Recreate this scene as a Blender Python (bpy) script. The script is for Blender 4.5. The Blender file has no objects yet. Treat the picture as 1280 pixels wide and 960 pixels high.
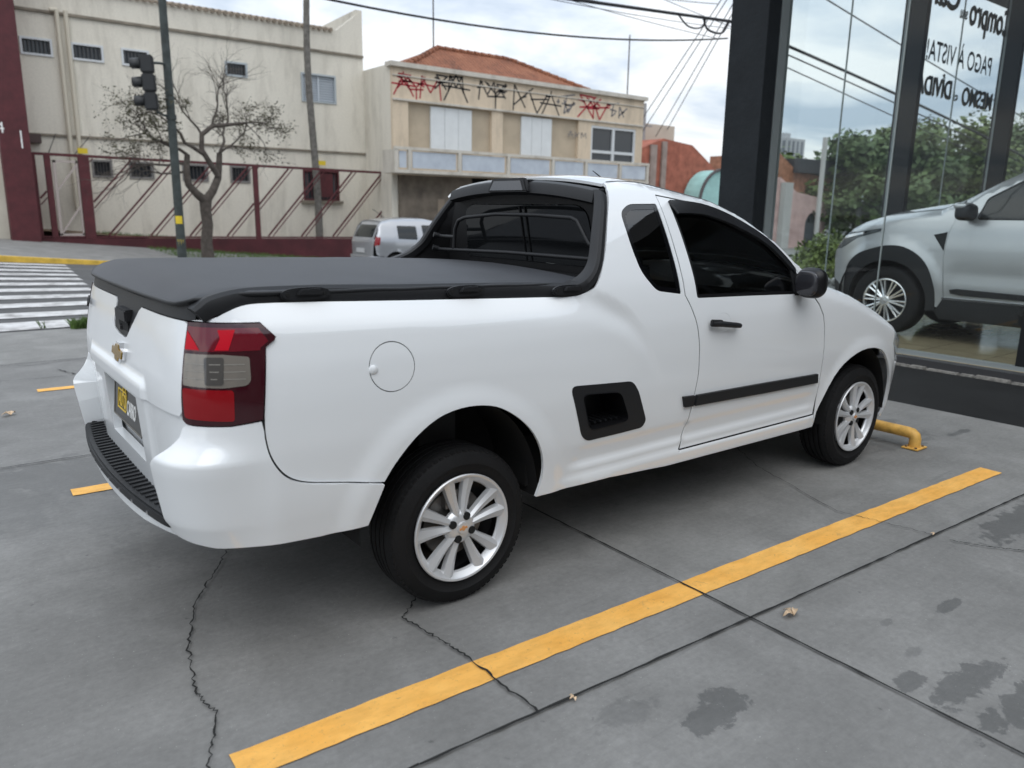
import bpy, bmesh, math, random
import numpy as np
from mathutils import Vector, Matrix, noise
from mathutils.geometry import delaunay_2d_cdt
R = math.radians
S = bpy.context.scene
COL = S.collection
random.seed(11)

# ------------------------------------------------------------------ camera
CAMP = Vector((-1.454, -2.938, 1.405))
CR = Vector((0.79073, -0.61199, 0.01477)); CU = Vector((0.12355, 0.18318, 0.97528)); CF = Vector((0.59957, 0.76936, -0.22046))
FPX = 965.8
cam = bpy.data.objects.new('camera', bpy.data.cameras.new('camera')); COL.objects.link(cam)
M = Matrix.Identity(4)
for i in range(3):
    M[i][0] = CR[i]; M[i][1] = CU[i]; M[i][2] = -CF[i]; M[i][3] = CAMP[i]
cam.matrix_world = M
cam.data.sensor_width = 36.0; cam.data.lens = 36.0 * FPX / 1280
cam.data.clip_start = 0.05; cam.data.clip_end = 3000
cam.data.dof.use_dof = True; cam.data.dof.focus_distance = 3.3; cam.data.dof.aperture_fstop = 2.8
S.camera = cam

# ------------------------------------------------------------------ sky, sun, exposure
SUN_EL, SUN_AZ = 52.0, -128.0     # azimuth measured from +x towards +y
w = bpy.data.worlds.new('World'); S.world = w; w.use_nodes = True
nt = w.node_tree; N = nt.nodes; L = nt.links
for n in list(N): N.remove(n)
out = N.new('ShaderNodeOutputWorld')
sky = N.new('ShaderNodeTexSky'); sky.sky_type = 'NISHITA'; sky.sun_disc = False
sky.sun_elevation = R(SUN_EL); sky.sun_rotation = R(90 - SUN_AZ)
bg1 = N.new('ShaderNodeBackground'); bg1.inputs['Strength'].default_value = 0.12
L.new(sky.outputs[0], bg1.inputs['Color'])
tc = N.new('ShaderNodeTexCoord'); sep = N.new('ShaderNodeSeparateXYZ'); L.new(tc.outputs['Generated'], sep.inputs[0])
def wmath(op, a, b=None):
    n = N.new('ShaderNodeMath'); n.operation = op
    for i, v in enumerate((a, b)):
        if v is None: continue
        if isinstance(v, (int, float)): n.inputs[i].default_value = v
        else: L.new(v, n.inputs[i])
    return n.outputs[0]
zz = wmath('ADD', wmath('MAXIMUM', sep.outputs['Z'], 0.0), 0.16)
comb = N.new('ShaderNodeCombineXYZ')
L.new(wmath('DIVIDE', sep.outputs['X'], zz), comb.inputs[0]); L.new(wmath('DIVIDE', sep.outputs['Y'], zz), comb.inputs[1])
n1 = N.new('ShaderNodeTexNoise'); n1.inputs['Scale'].default_value = 0.9; n1.inputs['Detail'].default_value = 7; n1.inputs['Roughness'].default_value = 0.55; n1.inputs['Distortion'].default_value = 0.4
L.new(comb.outputs[0], n1.inputs['Vector'])
r1 = N.new('ShaderNodeValToRGB'); r1.color_ramp.elements[0].position = 0.40; r1.color_ramp.elements[1].position = 0.57
r1.color_ramp.elements[0].color = (0.47, 0.56, 0.68, 1); r1.color_ramp.elements[1].color = (0.98, 1.0, 1.02, 1)
e = r1.color_ramp.elements.new(0.48); e.color = (0.70, 0.77, 0.86, 1)
L.new(n1.outputs['Fac'], r1.inputs['Fac'])
bg2 = N.new('ShaderNodeBackground'); bg2.inputs['Strength'].default_value = 0.95; L.new(r1.outputs[0], bg2.inputs['Color'])
mx = N.new('ShaderNodeMixShader'); mx.inputs[0].default_value = 0.9
zst = wmath('MULTIPLY', wmath('ADD', wmath('MULTIPLY', wmath('MAXIMUM', sep.outputs['Z'], 0.0), 1.05), 0.80), 1.0); L.new(zst, bg2.inputs['Strength'])
L.new(bg1.outputs[0], mx.inputs[1]); L.new(bg2.outputs[0], mx.inputs[2]); L.new(mx.outputs[0], out.inputs['Surface'])

sl = bpy.data.lights.new('sun', 'SUN'); sl.energy = 0.6; sl.angle = R(45); sl.color = (1.0, 0.985, 0.96)
so = bpy.data.objects.new('sun', sl); COL.objects.link(so)
sd = Vector((math.cos(R(SUN_AZ)) * math.cos(R(SUN_EL)), math.sin(R(SUN_AZ)) * math.cos(R(SUN_EL)), math.sin(R(SUN_EL))))
so.rotation_euler = sd.to_track_quat('Z', 'Y').to_euler(); so.location = (0, 0, 30)
S.view_settings.view_transform = 'Standard'; S.view_settings.look = 'None'
S.view_settings.exposure = 0.28; S.view_settings.gamma = 1.0; S.view_settings.use_curve_mapping = False
S.render.engine = 'CYCLES'
S.cycles.max_bounces = 8; S.cycles.transparent_max_bounces = 16; S.cycles.use_denoising = True

def at(px, py, y):      # point of the vertical plane y = const seen at a photo pixel
    d = CF * FPX + CR * (px - 640) - CU * (py - 480)
    return CAMP + d * ((y - CAMP.y) / d.y)

# ------------------------------------------------------------------ materials
MATS = {}
def mat(name, col, rough=0.6, metal=0.0, coat=0.0, noise_amt=0.0, nscale=5.0, bump=0.0, bscale=80.0, spec=0.5, emit=None, col2=None, transm=0.0, sheen=0.0, coatr=0.03):
    if name in MATS: return MATS[name]
    m = bpy.data.materials.new(name); m.use_nodes = True
    n, l = m.node_tree.nodes, m.node_tree.links
    b = n['Principled BSDF']
    b.inputs['Base Color'].default_value = (*col, 1); b.inputs['Roughness'].default_value = rough
    b.inputs['Metallic'].default_value = metal; b.inputs['Coat Weight'].default_value = coat; b.inputs['Coat Roughness'].default_value = coatr
    b.inputs['Specular IOR Level'].default_value = spec
    if sheen: b.inputs['Sheen Weight'].default_value = sheen
    if noise_amt or col2:
        t = n.new('ShaderNodeTexCoord'); no = n.new('ShaderNodeTexNoise'); no.inputs['Scale'].default_value = nscale; no.inputs['Detail'].default_value = 8; no.inputs['Roughness'].default_value = 0.6
        l.new(t.outputs['Object'], no.inputs['Vector'])
        rp = n.new('ShaderNodeValToRGB'); rp.color_ramp.elements[0].position = 0.3; rp.color_ramp.elements[1].position = 0.7
        if col2 is None:
            rp.color_ramp.elements[0].color = (*[c * (1 - noise_amt) for c in col], 1); rp.color_ramp.elements[1].color = (*[min(1, c * (1 + noise_amt)) for c in col], 1)
        else:
            rp.color_ramp.elements[0].color = (*col2, 1); rp.color_ramp.elements[1].color = (*col, 1)
        l.new(no.outputs['Fac'], rp.inputs['Fac']); l.new(rp.outputs[0], b.inputs['Base Color'])
    if bump:
        t2 = n.new('ShaderNodeTexCoord'); nb = n.new('ShaderNodeTexNoise'); nb.inputs['Scale'].default_value = bscale; nb.inputs['Detail'].default_value = 5
        l.new(t2.outputs['Object'], nb.inputs['Vector'])
        bm = n.new('ShaderNodeBump'); bm.inputs['Strength'].default_value = bump; bm.inputs['Distance'].default_value = 0.01
        l.new(nb.outputs['Fac'], bm.inputs['Height']); l.new(bm.outputs[0], b.inputs['Normal'])
    MATS[name] = m
    return m

def glass_mat(name, tint, refl=0.06, rough=0.0, dark=0.0):
    m = bpy.data.materials.new(name); m.use_nodes = True
    n, l = m.node_tree.nodes, m.node_tree.links
    n.remove(n['Principled BSDF']); o = n['Material Output']
    tr = n.new('ShaderNodeBsdfTransparent'); tr.inputs[0].default_value = (*tint, 1)
    gl = n.new('ShaderNodeBsdfGlossy'); gl.inputs['Roughness'].default_value = rough; gl.inputs[0].default_value = (1, 1, 1, 1)
    fr = n.new('ShaderNodeLayerWeight'); fr.inputs['Blend'].default_value = 0.5
    pw = n.new('ShaderNodeMath'); pw.operation = 'POWER'; pw.inputs[1].default_value = 5.0; l.new(fr.outputs['Facing'], pw.inputs[0])
    ml = n.new('ShaderNodeMath'); ml.operation = 'MULTIPLY_ADD'; ml.inputs[1].default_value = 0.75; ml.inputs[2].default_value = refl; l.new(pw.outputs[0], ml.inputs[0]); ml.use_clamp = True
    mx = n.new('ShaderNodeMixShader'); l.new(ml.outputs[0], mx.inputs[0]); l.new(tr.outputs[0], mx.inputs[1]); l.new(gl.outputs[0], mx.inputs[2])
    l.new(mx.outputs[0], o.inputs['Surface'])
    MATS[name] = m
    return m

white = mat('white_paint', (0.79, 0.81, 0.82), 0.45, coat=1.0, spec=0.3, coatr=0.02); white.node_tree.nodes['Principled BSDF'].inputs['Coat IOR'].default_value = 1.72
blackplastic = mat('black_plastic', (0.013, 0.0135, 0.015), 0.50, spec=0.35, bump=0.08, bscale=400)
blacksatin = mat('black_satin', (0.007, 0.007, 0.008), 0.35, spec=0.35)
blackdeep = mat('black_deep', (0.006, 0.006, 0.006), 0.9)
vinyl = mat('tonneau_vinyl', (0.030, 0.032, 0.037), 0.52, spec=0.4, bump=0.12, bscale=220, noise_amt=0.15, nscale=3)
rubber = mat('tyre_rubber', (0.007, 0.007, 0.0075), 0.75, spec=0.3, bump=0.15, bscale=120, noise_amt=0.25, nscale=9)
silver = mat('wheel_silver', (0.66, 0.67, 0.68), 0.34, metal=0.45, coat=0.3)
steel = mat('brake_steel', (0.25, 0.24, 0.23), 0.45, metal=0.8)
chrome = mat('chrome', (0.75, 0.75, 0.76), 0.12, metal=1.0)
silverpaint = mat('silver_paint', (0.56, 0.575, 0.585), 0.30, metal=0.55, coat=1.0)
hatchpaint = mat('hatchback_silver_paint', (0.40, 0.41, 0.43), 0.28, metal=0.5, coat=1.0)
cladding = mat('grey_cladding', (0.020, 0.021, 0.023), 0.6, spec=0.3)
tintglass = glass_mat('tinted_glass', (0.32, 0.35, 0.35), 0.085)
bandglass = mat('black_band_glass', (0.004, 0.004, 0.005), 0.04, spec=0.6)
clearglass = glass_mat('shop_glass', (0.95, 0.97, 0.967), 0.016)
windowglass = mat('window_dark_glass', (0.035, 0.04, 0.045), 0.12, spec=0.6)
hatchglass = mat('car_dark_glass', (0.012, 0.016, 0.017), 0.05, spec=0.5)
redlens = mat('red_lens', (0.24, 0.003, 0.007), 0.10, coat=.3, spec=0.4)
redlensdark = mat('dark_red_lens', (0.035, 0.002, 0.006), 0.10, coat=.4)
redbright = mat('bright_red_reflector', (0.50, 0.004, 0.016), 0.3, spec=.2)
smokelens = mat('smoked_lens', (0.25, 0.225, 0.195), 0.12, metal=0.35, coat=.4)
lamplens = mat('headlamp_lens', (0.55, 0.58, 0.60), 0.08, metal=0.5, coat=1.0)
goldmat = mat('gold_badge', (0.42, 0.27, 0.07), 0.25, metal=0.8)
goldtext = mat('gold_print', (0.75, 0.52, 0.05), 0.5)
whitetext = mat('white_print', (0.80, 0.80, 0.78), 0.5)
blacktext = mat('black_vinyl_letters', (0.02, 0.02, 0.02), 0.5)
seatcloth = mat('seat_cloth', (0.05, 0.05, 0.055), 0.9)

# ------------------------------------------------------------------ helpers
class MB:
    def __init__(s): s.v = []; s.f = []
    def add(s, vs, fs):
        b = len(s.v); s.v += [tuple(v) for v in vs]; s.f += [tuple(b + i for i in f) for f in fs]; return s
    def box(s, a, b):
        (x0, y0, z0), (x1, y1, z1) = a, b
        x0, x1 = sorted((x0, x1)); y0, y1 = sorted((y0, y1)); z0, z1 = sorted((z0, z1))
        return s.add([(x0,y0,z0),(x1,y0,z0),(x1,y1,z0),(x0,y1,z0),(x0,y0,z1),(x1,y0,z1),(x1,y1,z1),(x0,y1,z1)],
                     [(0,3,2,1),(4,5,6,7),(0,1,5,4),(1,2,6,5),(2,3,7,6),(3,0,4,7)])
    def bar(s, p, q, wd, ht, up=(0,0,1)):      # rectangular bar between two points
        p, q = Vector(p), Vector(q); d = (q - p).normalized(); u = Vector(up)
        if abs(d.dot(u)) > 0.98: u = Vector((1,0,0))
        r = d.cross(u).normalized() * wd / 2; u = r.cross(d).normalized() * ht / 2
        vs = [p - r - u, p + r - u, p + r + u, p - r + u, q - r - u, q + r - u, q + r + u, q - r + u]
        return s.add(vs, [(0,3,2,1),(4,5,6,7),(0,1,5,4),(1,2,6,5),(2,3,7,6),(3,0,4,7)])
    def tube(s, pts, rad, n=8, cap=True):
        pts = [Vector(p) for p in pts]
        if isinstance(rad, (int, float)): rad = [rad] * len(pts)
        base = len(s.v); prev = None
        for i, p in enumerate(pts):
            d = (pts[min(i+1, len(pts)-1)] - pts[max(i-1, 0)]).normalized()
            if prev is None:
                u = Vector((0,0,1)) if abs(d.z) < 0.9 else Vector((1,0,0))
                r = d.cross(u).normalized()
            else:
                r = (prev - d * prev.dot(d)).normalized()
            prev = r; u = r.cross(d)
            for k in range(n):
                a = 2 * math.pi * k / n
                s.v.append(tuple(p + (r * math.cos(a) + u * math.sin(a)) * rad[i]))
        for i in range(len(pts) - 1):
            for k in range(n):
                a, b = base + i*n + k, base + i*n + (k+1) % n
                s.f.append((a, a + n, b + n, b))
        if cap:
            s.f.append(tuple(base + k for k in range(n))); s.f.append(tuple(base + (len(pts)-1)*n + n - 1 - k for k in range(n)))
        return s
    def prism(s, poly, o, e1, e2, th):          # polygon in the plane o + a*e1 + b*e2, extruded by th along e1 x e2
        o, e1, e2 = Vector(o), Vector(e1), Vector(e2); nn = e1.cross(e2).normalized() * th
        n = len(poly); vs = [o + e1*a + e2*b for a, b in poly]; vs += [v + nn for v in vs]
        return s.add(vs, [tuple(range(n))[::-1], tuple(range(n, 2*n))] + [(i, (i+1) % n, n + (i+1) % n, n + i) for i in range(n)])
    def lathe(s, prof, n=48, c=(0,0,0), closed=False):   # profile (radius, y) turned about the y axis
        base = len(s.v); m = len(prof)
        for k in range(n):
            a = 2*math.pi*k/n
            for r, y in prof: s.v.append((c[0] + r*math.cos(a), c[1] + y, c[2] + r*math.sin(a)))
        for k in range(n):
            for i in range(m if closed else m - 1):
                j = (i + 1) % m
                a, b = base + k*m, base + ((k+1) % n)*m
                s.f.append((a + i, a + j, b + j, b + i))
        return s
    def mesh(s, name, mats, smooth=None, bevel=0, normals=True):
        me = bpy.data.meshes.new(name); me.from_pydata(s.v, [], s.f)
        for m in (mats if isinstance(mats, (list, tuple)) else [mats]): me.materials.append(m)
        if normals or bevel:
            bm = bmesh.new(); bm.from_mesh(me)
            bmesh.ops.recalc_face_normals(bm, faces=bm.faces)
            if bevel:
                es = [e for e in bm.edges if len(e.link_faces) == 2 and e.calc_face_angle(0) > 0.6]
                bmesh.ops.bevel(bm, geom=es, offset=bevel, segments=2, affect='EDGES', clamp_overlap=True)
            bm.to_mesh(me); bm.free()
        if smooth is not None:
            me.polygons.foreach_set('use_smooth', [True]*len(me.polygons)); me.set_sharp_from_angle(angle=R(smooth))
        return me
    def build(s, name, mats, parent=None, smooth=None, bevel=0, normals=True):
        return link(name, s.mesh(name, mats, smooth, bevel, normals), parent)

def link(name, me, parent=None):
    o = bpy.data.objects.new(name, me); COL.objects.link(o)
    if parent is not None: o.parent = parent
    return o
def tag(o, label=None, cat=None, group=None, kind=None):
    if label: o['label'] = label
    if cat: o['category'] = cat
    if group: o['group'] = group
    if kind: o['kind'] = kind
    return o
def thing(name, label, cat, loc=(0,0,0), rz=0, group=None):
    o = bpy.data.objects.new(name, None); COL.objects.link(o); o.location = loc; o.rotation_euler = (0,0,rz)
    o.empty_display_size = 0.2
    return tag(o, label, cat, group)
def copy_tree(o, parent=None):
    c = o.copy(); COL.objects.link(c)
    if parent: c.parent = parent
    for ch in list(o.children): copy_tree(ch, c)
    return c
def text_mesh(txt, size, depth=0.002, bold=0.0, mirror=False, sx=1.0, space=1.0):
    cu = bpy.data.curves.new('t', 'FONT'); cu.body = txt; cu.size = size; cu.extrude = depth; cu.offset = bold; cu.space_character = space
    o = bpy.data.objects.new('t', cu); COL.objects.link(o)
    dg = bpy.context.evaluated_depsgraph_get(); me = bpy.data.meshes.new_from_object(o.evaluated_get(dg))
    bpy.data.objects.remove(o); bpy.data.curves.remove(cu)
    co = np.empty(len(me.vertices)*3); me.vertices.foreach_get('co', co); co = co.reshape(-1, 3)
    co[:, 0] *= sx * (-1 if mirror else 1); me.vertices.foreach_set('co', co.ravel())
    if mirror: me.flip_normals()
    return me
def text_on(name, txt, size, o, e1, e2, m, parent, width=None, depth=0.002, bold=0.0):
    me = text_mesh(txt, size, depth, bold)
    co = np.empty(len(me.vertices)*3); me.vertices.foreach_get('co', co); co = co.reshape(-1, 3)
    if width: co[:, 0] *= width / (co[:, 0].max() - co[:, 0].min())
    o, e1, e2 = Vector(o), Vector(e1), Vector(e2); nn = e1.cross(e2)
    P = np.array(o)[None] + co[:, :1]*np.array(e1) + co[:, 1:2]*np.array(e2) + co[:, 2:3]*np.array(nn)
    me.vertices.foreach_set('co', P.ravel()); me.materials.clear(); me.materials.append(m)
    return link(name, me, parent)

# ---- curved body panels: polygons in (s, z) laid on a smooth surface
def densify(poly, step):
    o = []
    n = len(poly)
    for i in range(n):
        a, b = np.array(poly[i], float), np.array(poly[(i+1) % n], float)
        k = max(1, int(math.ceil(np.linalg.norm(b - a) / step)))
        for j in range(k): o.append(a + (b - a)*j/k)
    return np.array(o)
def rounded(poly, r):
    n = len(poly); o = []
    rr = r if isinstance(r, (list, tuple)) else [r]*n
    for i in range(n):
        p = np.array(poly[i], float); a = np.array(poly[i-1], float); b = np.array(poly[(i+1) % n], float)
        if rr[i] <= 0: o.append(p); continue
        da, db = a - p, b - p; la, lb = np.linalg.norm(da), np.linalg.norm(db)
        t = min(rr[i], la*0.45, lb*0.45); p0, p1 = p + da/la*t, p + db/lb*t
        for k in range(5):
            u = k/4; o.append((1-u)**2*p0 + 2*u*(1-u)*p + u*u*p1)
    return [tuple(q) for q in o]
def spline(pts, n=6, closed=False):             # Catmull-Rom through 2D points
    pts = [np.array(p, float) for p in pts]; m = len(pts); o = []
    rng = range(m if closed else m - 1)
    for i in rng:
        p1, p2 = pts[i], pts[(i+1) % m]
        p0 = pts[i-1] if (i > 0 or closed) else 2*p1 - p2
        p3 = pts[(i+2) % m] if (i + 2 < m or closed) else 2*p2 - p1
        for k in range(n):
            t = k/n; o.append(tuple(0.5*((2*p1) + (-p0+p2)*t + (2*p0-5*p1+4*p2-p3)*t*t + (-p0+3*p1-3*p2+p3)*t**3)))
    if not closed: o.append(tuple(pts[-1]))
    return o
def pip(P, poly):
    x, y = P[:, 0], P[:, 1]; inside = np.zeros(len(P), bool); n = len(poly); j = n - 1
    for i in range(n):
        xi, yi = poly[i]; xj, yj = poly[j]
        if yi != yj:
            c = ((yi > y) != (yj > y)) & (x < (xj - xi)*(y - yi)/(yj - yi) + xi)
            inside ^= c
        j = i
    return inside
def panel(name, fn, poly, mats, parent, holes=(), step=0.028, off=0.0, flange=0.012, mirror=False, sgn=1, both=False, shade=None):
    """fn(U,V)->Nx3 with outward normals; sgn flips the facing"""
    loops = [densify(poly, step)] + [densify(h, step) for h in holes]
    allp = np.concatenate(loops)
    mn, mxx = loops[0].min(0), loops[0].max(0)
    gx, gy = np.meshgrid(np.arange(mn[0], mxx[0], step), np.arange(mn[1], mxx[1], step))
    g = np.c_[gx.ravel(), gy.ravel()]
    keep = pip(g, loops[0])
    for h in loops[1:]: keep &= ~pip(g, h)
    g = g[keep]
    if len(g):
        dmin = np.full(len(g), 9.0)
        for i in range(0, len(allp), 200):
            dd = np.linalg.norm(g[:, None] - allp[None, i:i+200], axis=2).min(1); dmin = np.minimum(dmin, dd)
        g = g[dmin > step*0.55]
    pts = np.concatenate([allp, g]) if len(g) else allp
    edges = []; b = 0
    for lp in loops:
        n = len(lp); edges += [(b + i, b + (i+1) % n) for i in range(n)]; b += n
    vo, eo, fo, ov, oe, of = delaunay_2d_cdt([Vector((float(a), float(c))) for a, c in pts], edges, [], 0, 1e-6)
    V2 = np.array([tuple(v) for v in vo]); F = [tuple(f) for f in fo]
    cen = np.array([V2[list(f)].mean(0) for f in F])
    kf = pip(cen, loops[0])
    for h in loops[1:]: kf &= ~pip(cen, h)
    F = [f for f, k in zip(F, kf) if k]
    h = 5e-3
    P = fn(V2[:, 0], V2[:, 1]); du = fn(V2[:, 0]+h, V2[:, 1]) - fn(V2[:, 0]-h, V2[:, 1]); dv = fn(V2[:, 0], V2[:, 1]+h) - fn(V2[:, 0], V2[:, 1]-h)
    NN = np.cross(du, dv); NN /= np.linalg.norm(NN, axis=1)[:, None] + 1e-12; NN *= sgn
    P = P + NN*off
    verts = [tuple(p) for p in P]; norms = [tuple(n) for n in NN]
    if sgn < 0: F = [f[::-1] for f in F]
    # flange along every boundary edge
    nv = len(verts)
    if flange:
        cnt = {}
        for f in F:
            for i in range(len(f)):
                e = (f[i], f[(i+1) % len(f)]); cnt[e] = 1
        be = [e for e in cnt if (e[1], e[0]) not in cnt]
        cm = P.mean(0)
        for a, c in be:
            k = len(verts)
            pa, pc = P[a], P[c]; qa, qc = pa - NN[a]*flange, pc - NN[c]*flange
            nrm = np.cross(pc - pa, NN[a]); nrm /= np.linalg.norm(nrm) + 1e-12
            verts += [tuple(pa), tuple(pc), tuple(qc), tuple(qa)]; norms += [tuple(nrm)]*4
            F.append((k+1, k, k+3, k+2))
    def mk(vs, fs, ns):
        me = bpy.data.meshes.new(name); me.from_pydata(vs, [], fs)
        for m in (mats if isinstance(mats, (list, tuple)) else [mats]): me.materials.append(m)
        me.polygons.foreach_set('use_smooth', [True]*len(me.polygons)); me.update()
        me.normals_split_custom_set_from_vertices(ns)
        return link(name, me, parent)
    o = mk(verts, F, norms)
    if both:
        mk([(x, -y, z) for x, y, z in verts], [f[::-1] for f in F], [(x, -y, z) for x, y, z in norms])
    return o

def tab(xs, ys, sig, lo=None, hi=None, dx=0.004):
    lo = xs[0] if lo is None else lo; hi = xs[-1] if hi is None else hi
    X = np.arange(lo - 4*sig, hi + 4*sig + dx, dx); Y = np.interp(X, xs, ys)
    k = np.exp(-0.5*(np.arange(-int(3*sig/dx), int(3*sig/dx)+1)*dx/sig)**2); k /= k.sum(); m = len(k)//2
    Y = np.convolve(np.pad(Y, m, 'edge'), k, 'valid')
    return lambda x: np.interp(x, X, Y)
def sstep(a, b, x):
    t = np.clip((x - a)/(b - a), 0, 1); return t*t*(3 - 2*t)
def bell(x, c, wd): return np.exp(-((x - c)/wd)**2)

class Plan:                                       # half outline seen from above, rear centre -> front centre
    def __init__(s, pts, sig=0.035):
        p = np.array(pts, float); seg = np.r_[0, np.cumsum(np.linalg.norm(np.diff(p, axis=0), axis=1))]
        t = np.arange(0, seg[-1], 0.006); q = np.c_[np.interp(t, seg, p[:, 0]), np.interp(t, seg, p[:, 1])]
        full = np.concatenate([q[1:60][::-1]*[1, -1], q, q[-60:-1][::-1]*[1, -1]])
        k = np.exp(-0.5*(np.arange(-50, 51)*0.006/sig)**2); k /= k.sum()
        sm = np.c_[np.convolve(full[:, 0], k, 'valid'), np.convolve(full[:, 1], k, 'valid')]
        st = 59 - 50; q = sm[st:st + len(t)]
        q[0, 1] = 0; q[-1, 1] = 0
        s.s = np.r_[0, np.cumsum(np.linalg.norm(np.diff(q, axis=0), axis=1))]; s.x, s.y = q[:, 0], q[:, 1]
        g = np.c_[np.gradient(s.x, s.s), np.gradient(s.y, s.s)]
        s.nx, s.ny = -g[:, 1], g[:, 0]            # outward normal in the (x, halfy) plane
        s.nx /= np.hypot(g[:, 0], g[:, 1]); s.ny /= np.hypot(g[:, 0], g[:, 1])
        s.end = s.s[-1]
        i = s.x.argmin(); j = s.x.argmax(); s.mx = (np.maximum.accumulate(s.x)); s.ym = s.y.argmax()
    def X(s, x): return float(np.interp(x, s.mx + np.arange(len(s.x))*1e-9, s.s))
    def Y(s, y):                                  # rear arc position of signed y (right side, y<0, is positive s)
        a = float(np.interp(abs(y), s.y[:s.ym], s.s[:s.ym])); return a if y <= 0 else -a
    def P(s, pts): return [(s.X(x) if not isinstance(x, str) else s.Y(float(x)), z) for x, z in pts]
    def surf(s, dfun):
        def fn(U, Z):
            U = np.asarray(U, float); Z = np.asarray(Z, float); a = np.abs(U)
            x = np.interp(a, s.s, s.x); y = np.interp(a, s.s, s.y); nx = np.interp(a, s.s, s.nx); ny = np.interp(a, s.s, s.ny)
            d = dfun(x, Z, a)
            X = x - nx*d; Yh = y - ny*d
            return np.stack([X, -Yh*np.where(U < 0, -1.0, 1.0), Z], 1)
        return fn
# ================================================================== the white pickup
def build_wheel_tyre(mb, r, w, rim, yo):        # yo = outer face; body lies towards +y
    h = w
    prof = [(rim-.012, yo+.022), (rim+.004, yo+.008), (rim+.018, yo+.004), (rim+.035, yo-.001), (r-.055, yo-.004), (r-.030, yo+.002), (r-.012, yo+.014), (r-.003, yo+.028)]
    for g in (0.28, 0.44, 0.60, 0.76):
        y = yo + h*g - 0.004
        prof += [(r, y-.004), (r-.001, y), (r-.009, y+.001), (r-.009, y+.007), (r-.001, y+.008)]
    prof += [(r-.003, yo+h-.028), (r-.012, yo+h-.014), (r-.030, yo+h-.002), (rim+.03, yo+h+.002), (rim-.01, yo+h-.01)]
    mb.lathe(prof, 96)
    # tread blocks on the shoulder
    for k in range(72):
        a = 2*math.pi*k/72
        ca, sa = math.cos(a), math.sin(a); c2, s2 = math.cos(a+.055), math.sin(a+.055)
        for y0, y1, rr in ((yo+.012, yo+.040, r-.004), (yo+h-.040, yo+h-.012, r-.004)):
            vs = []
            for (c_, s_) in ((ca, sa), (c2, s2)):
                for ra in (rr-.012, rr+.0035):
                    for y in (y0, y1):
                        rq = ra - (.009 if (y == yo+.012 or y == yo+h-.012) and ra > rr else 0)
                        vs.append((rq*c_, y, rq*s_))
            mb.add(vs, [(2,3,7,6),(0,2,6,4),(1,5,7,3),(0,1,3,2),(4,6,7,5)])
def spoke_bar(mb, ang, r0, r1, w0, w1, y0, y1, th, bend=0.0):
    # faceted spoke from the hub to the ring; ridge off its centre
    n = 6; ca, sa = math.cos(ang), math.sin(ang); rings = []
    for i in range(n+1):
        t = i/n; r = r0 + (r1-r0)*t; wd = w0 + (w1-w0)*t**1.3; y = y0 + (y1-y0)*t + bend*math.sin(math.pi*t)
        rad = Vector((ca, 0, sa)); tan = Vector((-sa, 0, ca))
        c = rad*r
        rings.append([c - tan*wd/2 + Vector((0, y+th, 0)), c - tan*wd*.42 + Vector((0, y+.003, 0)), c + tan*wd*.10 + Vector((0, y-.005, 0)), c + tan*wd*.42 + Vector((0, y+.003, 0)), c + tan*wd/2 + Vector((0, y+th, 0))])
    vs = [v for rg in rings for v in rg]; fs = []
    for i in range(n):
        for j in range(4): fs.append((i*5+j, (i+1)*5+j, (i+1)*5+j+1, i*5+j+1))
    fs.append((n*5, n*5+4, n*5+3, n*5+2, n*5+1))
    mb.add(vs, fs)
def truck_wheel(parent, x, side, rot):
    # built for the right side (outer face towards -y), mirrored for the left
    wh = bpy.data.objects.new('wheel', None); COL.objects.link(wh); wh.parent = parent
    wh.location = (x, 0, 0.292); wh.rotation_euler = (0, rot, 0)
    if side < 0: wh.rotation_euler = (0, rot, math.pi)
    t = MB(); build_wheel_tyre(t, 0.292, 0.185, 0.198, -0.800); t.build('tyre', rubber, wh, 40)
    c = MB()
    c.lathe([(0.199, -.795), (0.2005, -.802), (0.197, -.806), (0.190, -.804), (0.184, -.796), (0.172, -.787), (0.168, -.778), (0.172, -.770)], 96)
    c.lathe([(0.0, -.797), (0.030, -.797), (0.046, -.795), (0.058, -.789), (0.066, -.778), (0.066, -.765)], 48)
    for k in range(5):
        a0 = R(93.5) + k*R(72)
        for da in (-R(13.5), R(13.5)):
            a = a0 + da*1.0
            spoke_bar(c, a, 0.046, 0.191, 0.028, 0.056, -.792, -.797, .020, 0.006)
    c.build('hubcap', silver, wh, 28)
    h = MB()
    for k in range(4):
        a = R(45+20) + k*math.pi/2
        h.lathe([(0, -.7995), (0.0145, -.7995), (0.0145, -.790)], 16, (0.044*math.cos(a), 0, 0.044*math.sin(a)))
    h.build('lug_hole', blackdeep, wh)
    b = MB(); b.lathe([(0, -.803), (0.021, -.803), (0.023, -.799), (0.023, -.79)], 32); b.build('hub_badge', silver, wh, 30)
    e = MB(); e.prism([(-.017,-.004),(-.006,-.004),(-.004,-.009),(.005,-.009),(.006,-.004),(.017,-.004),(.015,.004),(.005,.004),(.004,.009),(-.005,.009),(-.006,.004),(-.015,.004)], (0, -.8032, 0), (1,0,.15), (-.15,0,1), .0015)
    e.build('hub_emblem', mat('copper_badge', (0.62, 0.28, 0.10), 0.4), wh)
    d = MB(); d.lathe([(0.195, -.775), (0.192, -.72), (0.16, -.70), (0.0, -.70)], 48); d.build('inner_rim', blacksatin, wh, 40)
    d = MB(); d.lathe([(0, -.735), (0.125, -.735), (0.128, -.730), (0.128, -.715)], 40)
    d.box((-.05, -.765, .07), (.05, -.70, .135)); d.build('brake_disc', steel, wh, 30)
    return wh

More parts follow.
